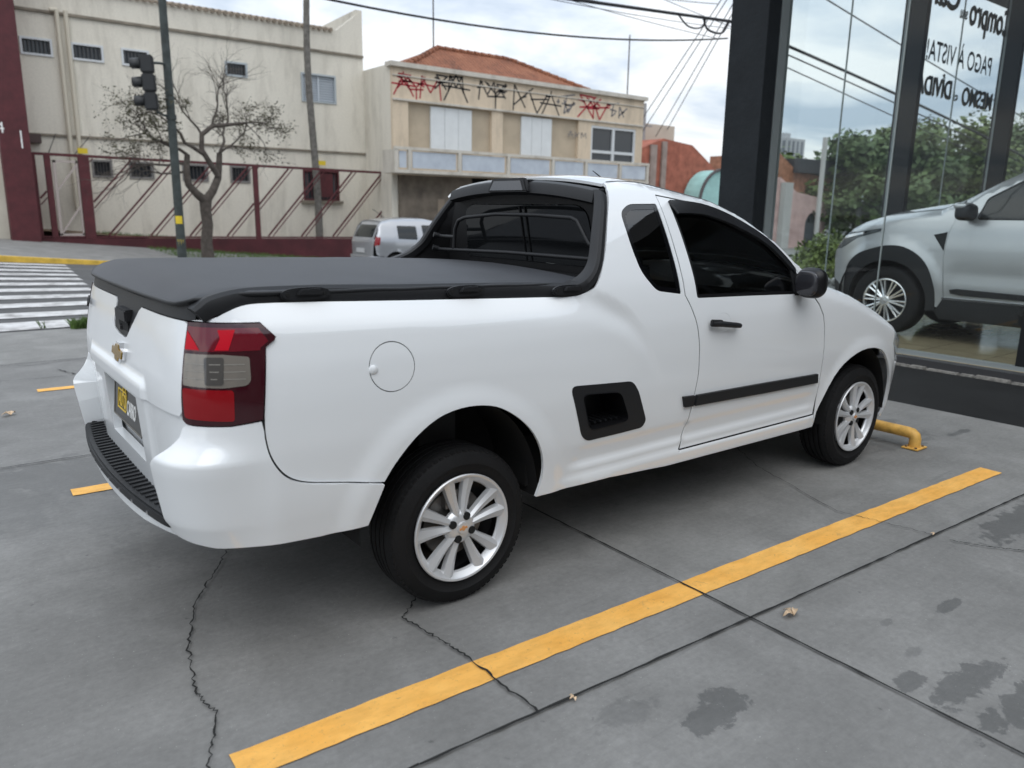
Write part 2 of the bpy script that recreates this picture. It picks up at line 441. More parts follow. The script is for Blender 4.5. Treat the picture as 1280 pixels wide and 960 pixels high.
truck = thing('pickup_truck', 'white two-door pickup with black soft bed cover parked between yellow lines', 'pickup truck')
tp = Plan([(-.925,0),(-.925,.3),(-.922,.48),(-.912,.60),(-.893,.70),(-.85,.768),(-.775,.810),(-.7,.832),(-.5,.84),(0,.842),(1.8,.842),(2.4,.84),(2.75,.838),(3.0,.825),(3.15,.780),(3.27,.66),(3.36,.46),(3.41,.2),(3.42,0)])
W_ = tab([.2,.26,.33,.40,.55,.70,.85,.95,1.05,1.12,1.2,1.3,1.4,1.47,1.52,1.6], [.77,.80,.815,.82,.835,.842,.838,.83,.81,.79,.755,.705,.648,.60,.555,.48], .022)
dR_ = tab([.2,.5,.8,.86,.90,.97,1.03,1.09,1.15], [.03,.02,.0,.0,.004,.016,.029,.045,.060], .015)
T_ = tab([.80,.86,1.0,1.13,1.27,1.53,1.72,1.89,2.02,2.12,2.28,2.51,2.8,3.0,3.2,3.35,3.45], [1.495,1.515,1.528,1.525,1.500,1.455,1.382,1.277,1.168,1.085,1.052,.992,.885,.80,.71,.65,.62], .03)
ZC_ = tab([-.9,-.65,-.25,.58,.80,.93,1.0], [1.075,1.066,1.048,1.0,.90,.74,.5], .05)
def archbump(x, z, cx, cz, r0, amt=.012, wdt=.085):
    r = np.hypot((x-cx), (z-cz)*0.98); return amt*(1 - sstep(r0, r0+wdt, r))
def dtruck(x, z, a):
    side = .842 - W_(z)
    wr = 1 - sstep(-.84, -.66, x)
    d = side*(1-wr) + dR_(z)*wr
    zc = ZC_(x); k = (1 - sstep(.72, .98, x))
    t = z - zc
    soft = np.log1p(np.exp(np.clip(t/.010, -30, 30)))*.010      # soft shoulder of the bedside
    k2 = 1 - sstep(.34, .66, x)
    d = d + (k2*soft*.42*(1 - sstep(.10, .24, t)) + (k-k2)*soft*.25*(1 - sstep(.05, .14, t)) - k*.006*(1-sstep(-.25, 0, t)))*(1-wr)
    d = d - .012*wr*sstep(.872, .862, z)*(1-sstep(.40, .43, a))
    d = d - archbump(x, z, -.03, .33, .41) - archbump(x, z, 2.64, .30, .38)
    # pressed channel low on the door and behind it
    ends = sstep(.44, .56, x)*(1-sstep(2.10, 2.22, x))
    d = d + .009*ends*sstep(.505, .485, z)*(1-sstep(.445, .425, z)) 
    d = d + .009*sstep(.386, .374, z)*sstep(.35, .6, x)*(1-sstep(2.15, 2.25, x))*(-1)
    # large soft hollow in front of the rear wheel
    d = d - .005*bell(x, .62, .42)*bell(z, .66, .22)
    T = T_(x); r = np.where(x > 2.1, .085, .035); tt = np.clip((z - (T - r))/r, 0, .9995)
    roll = r*(1 - np.sqrt(1 - tt*tt)); d = d + np.where(x > .78, roll, 0)
    return d
tsurf = tp.surf(dtruck)
X, YY = tp.X, tp.Y
def XZ(pts): return [(X(x), z) for x, z in pts]

archR = spline([(.308,.352),(.331,.430),(.322,.516),(.276,.606),(.206,.676),(.123,.728),(.044,.750),(-.049,.753),(-.140,.732),(-.225,.680),(-.298,.606),(-.337,.552)], 3)
BGX = spline([(-.704,.82),(-.7035,.755),(-.690,.692),(-.655,.636),(-.60,.6035),(-.50,.581),(-.39,.560)], 5)
archF = spline([(2.206,.315),(2.226,.408),(2.326,.573),(2.46,.660),(2.63,.695),(2.80,.668),(2.90,.585),(2.965,.48),(2.985,.37),(2.98,.25)], 3)
gap = spline([(1.131,.384),(1.166,.50),(1.191,.625),(1.206,.72),(1.207,.796),(1.202,.87),(1.187,.94),(1.158,1.01),(1.128,1.062)], 3) + [(1.134,1.25),(1.145,1.474)]
railline = spline([(.872,1.498),(.843,1.448),(.795,1.375),(.722,1.248),(.655,1.153),(.61,1.112),(.56,1.095),(.508,1.088),(.356,1.092),(-.232,1.115),(-.514,1.127),(-.68,1.131),(-.745,1.127),(-.79,1.112),(-.815,1.100),(-.84,1.093)], 3)
doorup = spline([(1.145,1.474),(1.27,1.458),(1.45,1.430),(1.62,1.379),(1.79,1.303),(1.90,1.213),(2.0,1.11),(2.045,1.045)], 3)
canttop = [(2.075,1.118),(2.02,1.167),(1.89,1.276),(1.72,1.381),(1.53,1.454),(1.27,1.499),(1.13,1.524),(1.0,1.527),(.90,1.52)]
quarter = XZ(archR) 
qpoly = XZ([(.308,.352),(.7,.348),(1.05,.324),(2.202,.313),(2.198,.379),(1.136,.380)]) + XZ([(x-.003, z) for x, z in gap]) + XZ([(x, z+.003) for x, z in doorup]) + XZ(canttop) + XZ(railline) \
      + [(YY(-.705), 1.088), (X(-.69), 1.083), (X(-.648), 1.040), (X(-.682), 1.013)] + XZ([(x+.002, z+.0015) for x, z in BGX]) + XZ(archR[::-1])[:-1]
qglass = XZ(rounded([(.946,1.434),(1.119,1.438),(1.104,1.068),(.955,1.088),(.888,1.165),(.873,1.27),(.878,1.40)], [.03,.01,.01,.03,.04,.05,.03]))
fc = (X(-.291), .918); fuel = [(fc[0] + .0815*math.cos(a), fc[1] + .0795*math.sin(a)) for a in np.linspace(0, 2*math.pi, 41)[:-1]]
step_o = XZ(rounded([(.450,.762),(.786,.741),(.822,.700),(.888,.560),(.866,.533),(.552,.530),(.520,.556)], [.035,.03,.03,.02,.02,.03,.03]))
step_i = XZ(rounded([(.512,.722),(.716,.706),(.778,.580),(.562,.572)], .03))
panel('bedside', tsurf, qpoly, white, truck, [qglass, fuel, step_o], step=.024)
qleft = [(u + (.095*sstep(X(.50), X(.62), u) if (1.09 < z < 1.46 and X(.50) < u < X(.85)) else 0), z) for u, z in qpoly]
panel('bedside', lambda U, V: tsurf(U, V)*np.array([1, -1, 1]), qleft, white, truck, [[(u + (.04 if u < X(1.0) else 0), z) for u, z in qglass], fuel, step_o], step=.024, sgn=-1)
def seam(pts, wd=.007, off=-.003):  # black strip under a panel joint, painting the shade inside the gap
    pts = np.array(pts, float); t = np.gradient(pts, axis=0); t /= np.linalg.norm(t, axis=1)[:, None] + 1e-9; nn = np.c_[-t[:, 1], t[:, 0]]
    panel('panel_gap_shade', tsurf, [tuple(p) for p in pts + nn*wd] + [tuple(p) for p in (pts - nn*wd)[::-1]], blackdeep, truck, step=.03, off=off, flange=0, both=True)
seam(XZ(gap)); seam(XZ(doorup)); seam(XZ([(1.131,.383),(1.4,.383),(1.7,.383),(2.0,.383),(2.195,.382)])); seam(XZ([(2.20,.385),(2.2,.503),(2.203,.65),(2.202,.75),(2.193,.84),(2.177,.906),(2.138,.965),(2.088,1.010),(2.055,1.041)]))
seam(XZ([(x-.001, z-.001) for x, z in BGX]))
# fuel door
panel('panel_gap_shade', tsurf, [(fc[0] + .086*math.cos(a), fc[1] + .084*math.sin(a)) for a in np.linspace(0, 2*math.pi, 41)[:-1]], blackdeep, truck, step=.03, off=-.003, flange=0)  # black disc behind the flap, painting the shade in its ring gap
fp = [(fc[0] + .0785*math.cos(a), fc[1] + .0765*math.sin(a)) for a in np.linspace(0, 2*math.pi, 41)[:-1]]
fd = panel('fuel_door', tsurf, fp, white, truck, step=.02)
q = tsurf(np.array([fc[0]-.067]), np.array([fc[1]-.002]))[0]
m = MB(); m.lathe([(0, -.006), (.009, -.005), (.015, -.001), (.016, .003)], 20, (q[0], q[1]-.002, q[2])); m.build('fuel_door_tab', white, fd, 40)
# doors
dglass = XZ(rounded([(1.203,1.440),(1.32,1.436),(1.445,1.420),(1.60,1.372),(1.79,1.279),(1.90,1.188),(1.985,1.085),(2.005,1.022),(1.6,1.035),(1.203,1.046)], [.01,0,0,0,0,0,.01,.02,0,.012]))
doorpoly = XZ([(1.140,.386),(1.7,.386),(2.190,.385),(2.197,.503),(2.200,.65),(2.199,.75),(2.190,.84),(2.174,.905),(2.135,.962),(2.085,1.008),(2.052,1.040)]) + XZ([(x, z-.003) for x, z in doorup[::-1][2:]]) + XZ([(x+.003, z) for x, z in gap[::-1][1:-1]])
panel('door', tsurf, doorpoly, white, truck, [dglass], step=.024, both=True)
fend = XZ([(2.206,.315)] + archF[1:]) + XZ([(3.0,.36),(3.05,.56),(2.955,.69),(2.965,.745),(2.995,.800)]) + XZ([(2.66,.934),(2.51,.988),(2.28,1.048),(2.12,1.083),(2.082,1.108)]) + XZ([(2.058,1.042),(2.091,1.013),(2.141,.967),(2.180,.907),(2.196,.842),(2.205,.75),(2.206,.65),(2.203,.503),(2.206,.385)])
panel('fender', tsurf, fend, white, truck, step=.026, both=True)
panel('headlamp', tsurf, XZ([(2.955,.684),(3.10,.57),(3.22,.56),(3.30,.60),(3.30,.66),(3.15,.72),(3.0,.795),(2.97,.74)]), lamplens, truck, step=.03, both=True)
panel('front_bumper', tsurf, XZ([(2.985,.245),(3.2,.22),(3.41,.22)]) + [(tp.end, .22), (tp.end, .50), (X(3.39), .50)] + XZ([(3.22,.55),(3.10,.562),(3.055,.555),(3.006,.36)]), white, truck, step=.03, both=True)
panel('grille', tsurf, [(X(3.30), .545), (X(3.39), .505), (tp.end, .505), (tp.end, .62), (X(3.31), .62), (X(3.305), .60)], blackplastic, truck, step=.03, both=True)
# bonnet, windscreen, roof
def edge_y(x): return tp_half(x) - dtruck(x, T_(x) - .0002, x*0)
def tp_half(x): return np.interp(x, tp.mx + np.arange(len(tp.x))*1e-9, tp.y)
CR_ = tab([.80,1.0,1.3,1.6,2.1,2.3,3.0,3.3,3.42], [.032,.040,.052,.075,.095,.055,.05,.03,.0], .04)
def hsurf(Xs, Vs):                                # V in -1..1 across the car
    Xs = np.asarray(Xs, float); Vs = np.asarray(Vs, float)
    e = edge_y(Xs); z = T_(Xs) - .0005 + CR_(Xs)*(1 - np.abs(Vs)**2.3)
    return np.stack([Xs, Vs*e, z], 1)
panel('roof', hsurf, [(.88,-.999),(1.36,-.999),(1.36,.999),(.88,.999)], white, truck, step=.05)
panel('windscreen', hsurf, rounded([(1.365,-.93),(2.08,-.93),(2.11,0),(2.08,.93),(1.365,.93)], .02), hatchglass, truck, step=.05)
panel('windscreen_pillar', hsurf, [(1.36,-.999),(2.10,-.999),(2.085,-.935),(1.36,-.935)], white, truck, step=.05, both=True)
panel('cowl', hsurf, [(2.085,-.935),(2.20,-.93),(2.20,.93),(2.085,.935),(2.115,0)], blackplastic, truck, step=.05, off=-.004)
panel('bonnet', hsurf, [(2.12,-.999),(2.21,-.92),(2.21,.92),(2.12,.999),(2.6,.999),(3.0,.999),(3.2,.99),(3.36,.9),(3.40,.5),(3.405,0),(3.40,-.5),(3.36,-.9),(3.2,-.99),(3.0,-.999),(2.6,-.999)], white, truck, step=.05)
# side glass
def pane(name, pl, label=None, mt=tintglass, both=True):
    return panel(name, tsurf, pl, mt, truck, step=.04, off=-.004, flange=0, both=both)
def inset(poly, d):                                # shrink a polygon towards its inside
    P = np.array(poly); n = len(P); c = P.mean(0); o = []
    area = sum(P[i][0]*P[(i+1) % n][1] - P[(i+1) % n][0]*P[i][1] for i in range(n)); sg = 1 if area > 0 else -1
    for i in range(n):
        a, b, e = P[i-1], P[i], P[(i+1) % n]
        t = (b-a)/(np.linalg.norm(b-a)+1e-9) + (e-b)/(np.linalg.norm(e-b)+1e-9); t /= np.linalg.norm(t)+1e-9
        o.append(tuple(b + d*sg*np.array([-t[1], t[0]])))
    return o
for gp in (qglass, dglass):
    panel('window_seal', tsurf, gp, bandglass if gp is qglass else blacksatin, truck, [inset(gp, .016 if gp is dglass else .022)], step=.03, off=-.003, flange=.004, both=True)
    pane('window', gp)
# wind deflector over the door glass
defl = XZ(spline([(1.200,1.447),(1.32,1.443),(1.445,1.427),(1.60,1.380),(1.79,1.288),(1.90,1.197),(1.95,1.14)], 3) + spline([(1.945,1.118),(1.88,1.175),(1.77,1.262),(1.585,1.340),(1.43,1.382),(1.32,1.392),(1.222,1.392)], 3))
panel('wind_deflector', tsurf, defl, mat('smoked_acrylic', (.018,.019,.021), .12, spec=.7), truck, step=.03, off=.016, flange=.014, both=True)
# corner triangle and mirror
tri = XZ([(1.925,1.165),(1.985,1.098),(2.018,1.03),(1.99,1.016),(1.93,1.018)])
panel('mirror_mount', tsurf, tri, blackplastic, truck, step=.03, off=.006, both=True)
def superell(mb, c, r, e=2.6, nu=28, nv=18, fn=None):
    vs = []; fs = []
    for i in range(nv+1):
        ph = -math.pi/2 + math.pi*i/nv
        for k in range(nu):
            th = 2*math.pi*k/nu
            f = lambda v: math.copysign(abs(v)**(2/e), v)
            p = Vector((f(math.cos(ph))*f(math.cos(th))*r[0], f(math.cos(ph))*f(math.sin(th))*r[1], f(math.sin(ph))*r[2]))
            if fn: p = fn(p)
            vs.append(p + Vector(c))
    for i in range(nv):
        for k in range(nu): fs.append((i*nu+k, i*nu+(k+1) % nu, (i+1)*nu+(k+1) % nu, (i+1)*nu+k))
    mb.add(vs, fs)
for sg in (-1, 1):
    mo = bpy.data.objects.new('wing_mirror', None); COL.objects.link(mo); mo.parent = truck
    cx, cy, cz = 1.96, .884, 1.083
    def shp(p):
        t = (-p.x/.06); k = 1 - .18*max(0, p.x/.06)
        return Vector((p.x - .25*p.y*sg*0, p.y*k, p.z*k))
    b = MB(); superell(b, (cx, sg*cy, cz), (.055, .074, .073), 2.8, 32, 20, shp); b.build('mirror_shell', blacksatin, mo, 50)
    b = MB(); b.bar((cx+.0, sg*.77, 1.045), (cx, sg*.85, 1.055), .07, .05); b.build('mirror_arm', blackplastic, mo, 40, bevel=.008)
    b = MB(); superell(b, (cx-.049, sg*cy, cz), (.012, .060, .058), 3.0, 28, 12); b.build('mirror_glass', mat('mirror_dark_glass', (.03,.03,.035), .05, metal=.2, spec=.8), mo, 60)
# handles
for sg in (-1, 1):
    P0 = tsurf(np.array([X(1.262), X(1.30), X(1.42), X(1.462)]), np.array([.938, .934, .918, .912]))
    P0[:, 1] -= np.array([.018, .030, .030, .020]); P0[:, 1] *= -sg
    b = MB(); b.tube([tuple(p) for p in P0], [.012, .0135, .0125, .011], 12)
    b.bar(tuple(P0[0] + [0, -sg*.0, 0]), tuple(P0[1] + [.02, 0, 0]), .022, .030); b.build('door_handle', blackplastic, truck, 40, bevel=.004)
cup = [(X(1.37) + .052*math.cos(a), .932 + .042*math.sin(a)) for a in np.linspace(0, 2*math.pi, 33)[:-1]]
def cupsurf(U, Z):
    P = tsurf(U, Z); r = np.hypot((np.asarray(U)-X(1.37))/.052, (np.asarray(Z)-.932)/.042); dpt = .014*(1-np.clip(r, 0, 1)**2)**1
    P[:, 1] += dpt*np.sign(-P[:, 1]); P[:, 1] += .0*P[:, 1]; return P
panel('handle_cup', cupsurf, cup, white, truck, step=.012, off=.0012, flange=0, both=True)
# rubbing strip in two pieces
for pts in ([(1.108,.631),(1.184,.6275),(1.178,.5805),(1.124,.583)], [(1.200,.6265),(1.7,.6175),(2.158,.607),(2.168,.560),(1.7,.568),(1.192,.580)]):
    panel('rubbing_strip', tsurf, XZ(pts[::-1]), blackplastic, truck, step=.03, off=.013, flange=.014, both=True)
# step recess behind the cab
so_ = panel('side_step', tsurf, step_o, blackplastic, truck, [step_i], step=.03, off=.002, flange=.008, both=True)
Pi = tsurf(np.array([p[0] for p in step_i]), np.array([p[1] for p in step_i]))
for sg in (1, -1):
    b = MB(); n = len(Pi); v0 = [(p[0], sg*(p[1]-.006), p[2]) for p in Pi]; v1 = [(p[0]*.93+.64*.07, sg*(p[1]+.13), p[2]*.93+.645*.07) for p in Pi]
    b.add(v0 + v1, [(i, (i+1) % n, n + (i+1) % n, n + i) for i in range(n)] + [tuple(range(n, 2*n))]); b.build('step_well', blacksatin, truck, 30)
    b = MB()
    for k in range(6): b.box((.59 + k*.03, sg*-.81, .582), (.60 + k*.03, sg*-.72, .590))
    b.build('step_tread', blackplastic, truck)
# ---- rear
YP = lambda pts: [(YY(y), z) for y, z in pts]
tgate = YP([(.700,.82),(.703,.95),(.703,1.065),(.68,1.083),(.09,1.083),(.066,1.07),(.060,1.00),(.045,.982),(-.03,.972),(-.13,.968),(-.155,.975),(-.255,1.070),(-.28,1.083),(-.67,1.083),(-.692,1.075),(-.695,.95),(-.696,.835),(-.68,.815),(.69,.815)])
gatewhite = white.copy(); gatewhite.name = 'tailgate_white_paint'; gatewhite.node_tree.nodes['Principled BSDF'].inputs['Coat Roughness'].default_value = 0.16
panel('tailgate', tsurf, tgate[::-1], gatewhite, truck, step=.026)
panel('tailgate_trim', tsurf, YP([(.715,1.086),(.715,1.135),(-.72,1.135),(-.72,1.087),(-.283,1.086),(-.258,1.073),(-.157,.978),(-.13,.971),(-.03,.975),(.043,.985),(.057,1.00),(.063,1.07),(.088,1.086)])[::-1], blackplastic, truck, step=.03, off=-.003)
P0 = tsurf(np.array([YY(-.085)]), np.array([1.03]))[0]
m = MB(); m.box((P0[0]-.016, -.015, 1.020), (P0[0]+.02, -.165, 1.062)); th_ = m.build('tailgate_handle', blackplastic, truck, 30, bevel=.005)
m = MB(); m.box((P0[0]-.006, -.02, .985), (P0[0]+.03, -.155, 1.018)); m.build('handle_recess', blackdeep, th_)
m = MB(); m.lathe([(0, -.01), (.010, -.01), (.012, .0)], 16, (0, 0, 0)); ml = m.build('tailgate_lock', blacksatin, truck, 30); ml.rotation_euler = (0, 0, R(-90)); ml.location = (P0[0]-.004, -.06, .996)
# emblem and lettering
q = tsurf(np.array([YY(-.095)]), np.array([.915]))[0]
bow = [(-.085,-.012),(-.034,-.016),(-.030,-.034),(.022,-.034),(.026,-.018),(.075,-.018),(.085,.012),(.034,.016),(.030,.034),(-.022,.034),(-.026,.018),(-.075,.018)]
m = MB(); m.prism(bow, (q[0]+.002, q[1], q[2]), (0,-1,0), (.10,0,1), .014); em = m.build('emblem', chrome, truck, 20)
m = MB(); m.prism([(a*.88, b*.80) for a, b in bow], (q[0]-.0125, q[1], q[2]), (0,-1,0), (.10,0,1), .003); m.build('emblem_face', goldmat, em)
q = tsurf(np.array([YY(.62)]), np.array([1.022]))[0]
text_on('model_lettering', 'MONTANA', .036, (q[0]+.004, .665, 1.008), Vector((-.20,-1,0)).normalized(), (.1,0,1), blacksatin, truck, width=.17, depth=.003)
# tail lamps: a lens body plus coloured segments
lampP = [(YY(-.702), .810), (YY(-.713), .800), (X(-.787), .800), (X(-.708), .812), (X(-.686), 1.013), (X(-.655), 1.032), (X(-.655), 1.043), (X(-.690), 1.077), (YY(-.745), 1.084), (YY(-.700), 1.082)]
lamp = panel('tail_lamp', tsurf, lampP, redlensdark, truck, step=.022, off=.007, flange=.03, both=True)
x0 = YY(-.707)
segs = [('lamp_segment', [(x0, 1.005), (X(-.700), 1.006), (X(-.700), 1.012), (X(-.675), 1.030), (X(-.700), 1.066), (X(-.80), 1.070), (x0, 1.072)], mat('upper_red_lens', (.13,.004,.012), .08, coat=.5)),
        ('brake_reflector', [(X(-.820), 1.009), (X(-.785), 1.009), (X(-.766), 1.064), (X(-.812), 1.064), (X(-.806), 1.04)], redbright),
        ('brake_reflector', [(x0, 1.009), (YY(-.752), 1.009), (YY(-.738), 1.030), (x0, 1.060)], redbright),
        ('reversing_lens', rounded([(x0, .910), (X(-.80), .906), (X(-.742), .912), (X(-.732), .925), (X(-.732), .990), (X(-.80), .998), (x0, .998)], .008), smokelens),
        ('brake_lens', rounded([(YY(-.712), .818), (X(-.778), .812), (X(-.776), .900), (x0, .903)], .01), redlens)]
for j, (nm, pl, mt_) in enumerate(segs):
    panel(nm, tsurf, pl, mt_, lamp, step=.02, off=.0085 + .0012*(j in (1, 2)), flange=0, both=False)
for k, zz_ in enumerate((.930, .950, .970)):
    panel('lens_rib', tsurf, [(x0+.01, zz_), (X(-.745), zz_-.001), (X(-.745), zz_+.0015), (x0+.01, zz_+.0025)], mat('lens_rib', (.26,.245,.22), .2), lamp, step=.05, off=.0098, flange=0)
panel('reversing_bulb_chamber', tsurf, rounded([(X(-.842), .914), (X(-.800), .914), (X(-.797), .990), (X(-.845), .990)], .008), mat('dark_chamber', (.07,.065,.06), .12, coat=1.0), lamp, step=.03, off=.0094, flange=0)
# bumper corners
def dbump(x, z, a):
    wr = 1 - sstep(-.90, -.70, x)
    prof = np.interp(z, [.38,.42,.50,.60,.665,.69,.702,.718,.74,.765,.79,.81], [-.0,.030,.056,.064,.070,.069,.060,.042,.024,.012,.004,.0])
    return dtruck(x, z, a) - .004 - prof*(.10 + .90*wr)*1.0 + (1-wr)*.0
bsurf = tp.surf(dbump)
bump = [(X(-.341), .545), (X(-.395), .415), (X(-.55), .413), (X(-.70), .420), (X(-.84), .432), (YY(-.74), .440), (YY(-.63), .455), (YY(-.618), .50), (YY(-.612), .60), (YY(-.618), .675), (YY(-.64), .700), (YY(-.67), .728), (YY(-.695), .76), (YY(-.700), .785), (YY(-.712), .797), (YY(-.735), .796), (X(-.787), .796), (X(-.712), .806)] + XZ([(x-.0025, z-.0025) for x, z in BGX[3:]])
panel('rear_bumper', bsurf, bump[::-1], white, truck, step=.018, off=0, flange=.085, both=True)
# body behind: recessed rear panel, plate, step pad, lower lip
rp = MB(); rp.box((-.870, -.64, .48), (-.80, .64, .832)); rp.build('rear_panel', white, truck, 30, bevel=.012)
lowt = YP([(.70,.50),(.703,.60),(.703,.812),(-.698,.812),(-.700,.60),(-.69,.50)])
panel('lower_tail', tsurf, lowt, white, truck, [YP([(.20,.575),(-.29,.575),(-.29,.796),(.20,.796)])[::-1]], step=.03, off=-.010, flange=.03)
pl = MB(); pl.box((-.004, -.205, -.068), (.004, .205, .068)); plate = pl.build('number_plate', mat('plate_black', (.012,.012,.012), .35, coat=.4), truck, bevel=.002)
plate.location = (-.903, -.060, .722); plate.rotation_euler = (0, R(6), 0)
pf = MB()
for a, b in (((-.006,-.209,-.072),(.002,-.203,.072)), ((-.006,.203,-.072),(.002,.209,.072)), ((-.006,-.209,-.072),(.002,.209,-.067))): pf.box(a, b)
pf.build('plate_frame', mat('plate_frame_grey', (.18,.17,.15), .4), plate)
gb = MB()
for a, b in (((-.0065,.145,-.036),(-.0045,.015,-.031)), ((-.0065,.145,.031),(-.0045,.015,.036)), ((-.0065,.145,-.036),(-.0045,.140,.036)), ((-.0065,.020,-.036),(-.0045,.015,.036))): gb.box(a, b)
lp = [( -.0058, .045 + .018*math.cos(t), .040 + .030*math.sin(t)) for t in np.linspace(-.5, math.pi+.2, 12)]
gb.tube(lp, .0028, 6); gb.build('plate_logo', goldtext, plate)
text_on('plate_print', 'AUTO', .07, (-.0046, .134, -.024), (0,-1,0), (0,0,1), goldtext, plate, width=.108, depth=.0008, bold=.001)
text_on('plate_print', 'CARRO', .072, (-.0046, .008, -.036), (0,-1,0), (0,0,1), whitetext, plate, width=.128, depth=.0008, bold=.001)
outer = spline([(-.668,-.925),(-.60,-.950),(-.45,-.972),(-.25,-.990),(0,-.997),(.25,-.990),(.45,-.972),(.60,-.950),(.668,-.925)], 5)
pad = MB(); pad.prism([(x, y) for y, x in outer] + [(-.80, .668), (-.80, -.668)], (0,0,.468), (1,0,0), (0,1,0), .036); pd = pad.build('step_pad', blackplastic, truck, 30, bevel=.006)
rb = MB()
for k in range(33):
    y = -.62 + k*.0388; xo = np.interp(y, [p[0] for p in outer], [p[1] for p in outer]) + .022
    rb.bar((xo, y, .5055), (-.80, y + .028, .5055), .014, .007)
rb.build('pad_rib', blackplastic, pd, None, bevel=.0015)
low = MB(); low.prism([(x + .014 + .10*max(0, abs(y)-.45), y*.93) for y, x in outer] + [(-.80, .60), (-.80, -.60)], (0,0,.415), (1,0,0), (0,1,0), .060); low.build('bumper_lip', white, truck, 30, bevel=.02)
for k in range(7):
    y = -.50 + k*.13; xo = np.interp(y, [p[0] for p in outer], [p[1] for p in outer]); bb = MB(); bb.box((xo-.003, y-.005, .476), (xo+.003, y+.005, .486)); bb.build('pad_clip', chrome, pd)
LSH = lambda z: float(np.interp(z, [1.10,1.16,1.22,1.47], [0,.075,.095,.065]))
# ---- bed rail caps sweeping up into the cab buttress
def wside(z): return float(W_(z))
path = [(-.838,1.108),(-.822,1.120),(-.80,1.135),(-.74,1.149),(-.65,1.153),(-.45,1.150),(-.232,1.141),(.1,1.130),(.356,1.120),(.48,1.114),(.545,1.121),(.592,1.143),(.64,1.182),(.675,1.228),(.715,1.298),(.76,1.372),(.800,1.435),(.828,1.482)]
path = spline(path, 3)
for sg in (-1, 1):
    b = MB(); rings = []
    for i, (x, z) in enumerate(path):
        p0, p1 = path[max(0, i-1)], path[min(len(path)-1, i+1)]
        t = np.array([p1[0]-p0[0], p1[1]-p0[1]]); t /= np.linalg.norm(t); nrm = np.array([-t[1], t[0]])    # up / rearward normal
        yo = float(-tsurf(np.array([X(max(x, -.85))]), np.array([z]))[0][1])
        yo = min(yo, wside(z)); yo -= .10*max(0, -.82 - x)
        wd = np.interp(x, [-.9, .5, .66, .83], [.075, .075, .050, .045]); th = np.interp(x, [-.9, -.8, .45, .62, .83], [.012, .022, .024, .017, .015])
        dn = th + .006
        ring = []
        for a, c in ((.004, -dn-.004), (.007, -dn*.2), (.0, th*.55), (-.014, th), (-wd+.01, th), (-wd, th*.5), (-wd, -dn)):
            ring.append((x + nrm[0]*c + (LSH(z) if sg > 0 and x > .4 else 0), sg*(yo + a), z + nrm[1]*c))
        rings.append(ring)
    vs = [v for r_ in rings for v in r_]; fs = []; m_ = 7
    for i in range(len(rings)-1):
        for j in range(m_): fs.append((i*m_+j, i*m_+(j+1) % m_, (i+1)*m_+(j+1) % m_, (i+1)*m_+j))
    fs += [tuple(range(m_)), tuple((len(rings)-1)*m_ + k for k in range(m_))]
    b.add(vs, fs); b.build('bed_rail_cap', blackplastic, truck, 32)
# tonneau cover
def tonneau_z(x, v):
    edge = np.interp(x, [-.885,-.87,-.845,-.80,-.72,.3,.62], [1.131,1.145,1.158,1.170,1.175,1.152,1.142])
    crown = np.interp(x, [-.90,-.86,-.78,-.6,.3,.7], [.0,.008,.020,.026,.026,.020])
    return edge + crown*(1-np.abs(v)**2.4)
def tsf(U, V):
    U = np.asarray(U, float); V = np.asarray(V, float); aw = np.abs(V)
    hw = np.interp(U, [-.885,-.85,-.80,-.70,.5,.75], [.700,.712,.726,.740,.738,.69])
    return np.stack([U + .030*aw**3*(1-sstep(-.86, -.5, U)), V*hw, tonneau_z(U, V) - .010*sstep(.97, 1.0, aw) + .0012*np.sin(U*26+V*3)*bell(aw, 0.9, .2)], 1)
CO = [(.60,-1)] + [(x, -1) for x in np.linspace(.55, -.80, 44)] + [(-.835,-.995),(-.858,-.975),(-.873,-.94),(-.882,-.88),(-.885,-.80)] + [(-.885, v) for v in np.linspace(-.75, 0, 14)]
CO = CO + [(u, -v) for u, v in CO[:-1][::-1]]
panel('bed_cover', tsf, CO[::-1] + [(.63,-.98),(.70,0),(.63,.98)][::-1][::-1], vinyl, truck, step=.05, flange=.0)
ep = tsf(np.array([p[0] for p in CO]), np.array([p[1] for p in CO]))
b = MB(); b.tube([(p[0], p[1], p[2]-.005) for p in ep], .0065, 8); b.build('cover_hem', blackplastic, truck, 60)
rear = [p for p, c in zip(ep, CO) if c[0] < -.72]
b = MB(); n = len(rear); b.add([(p[0], p[1], p[2]-.006) for p in rear] + [(p[0]+.014, p[1]*.985, min(p[2]-.012, 1.112)) for p in rear], [(i, i+1, n+i+1, n+i) for i in range(n-1)]); b.build('cover_skirt', blackplastic, truck, 40, normals=False)
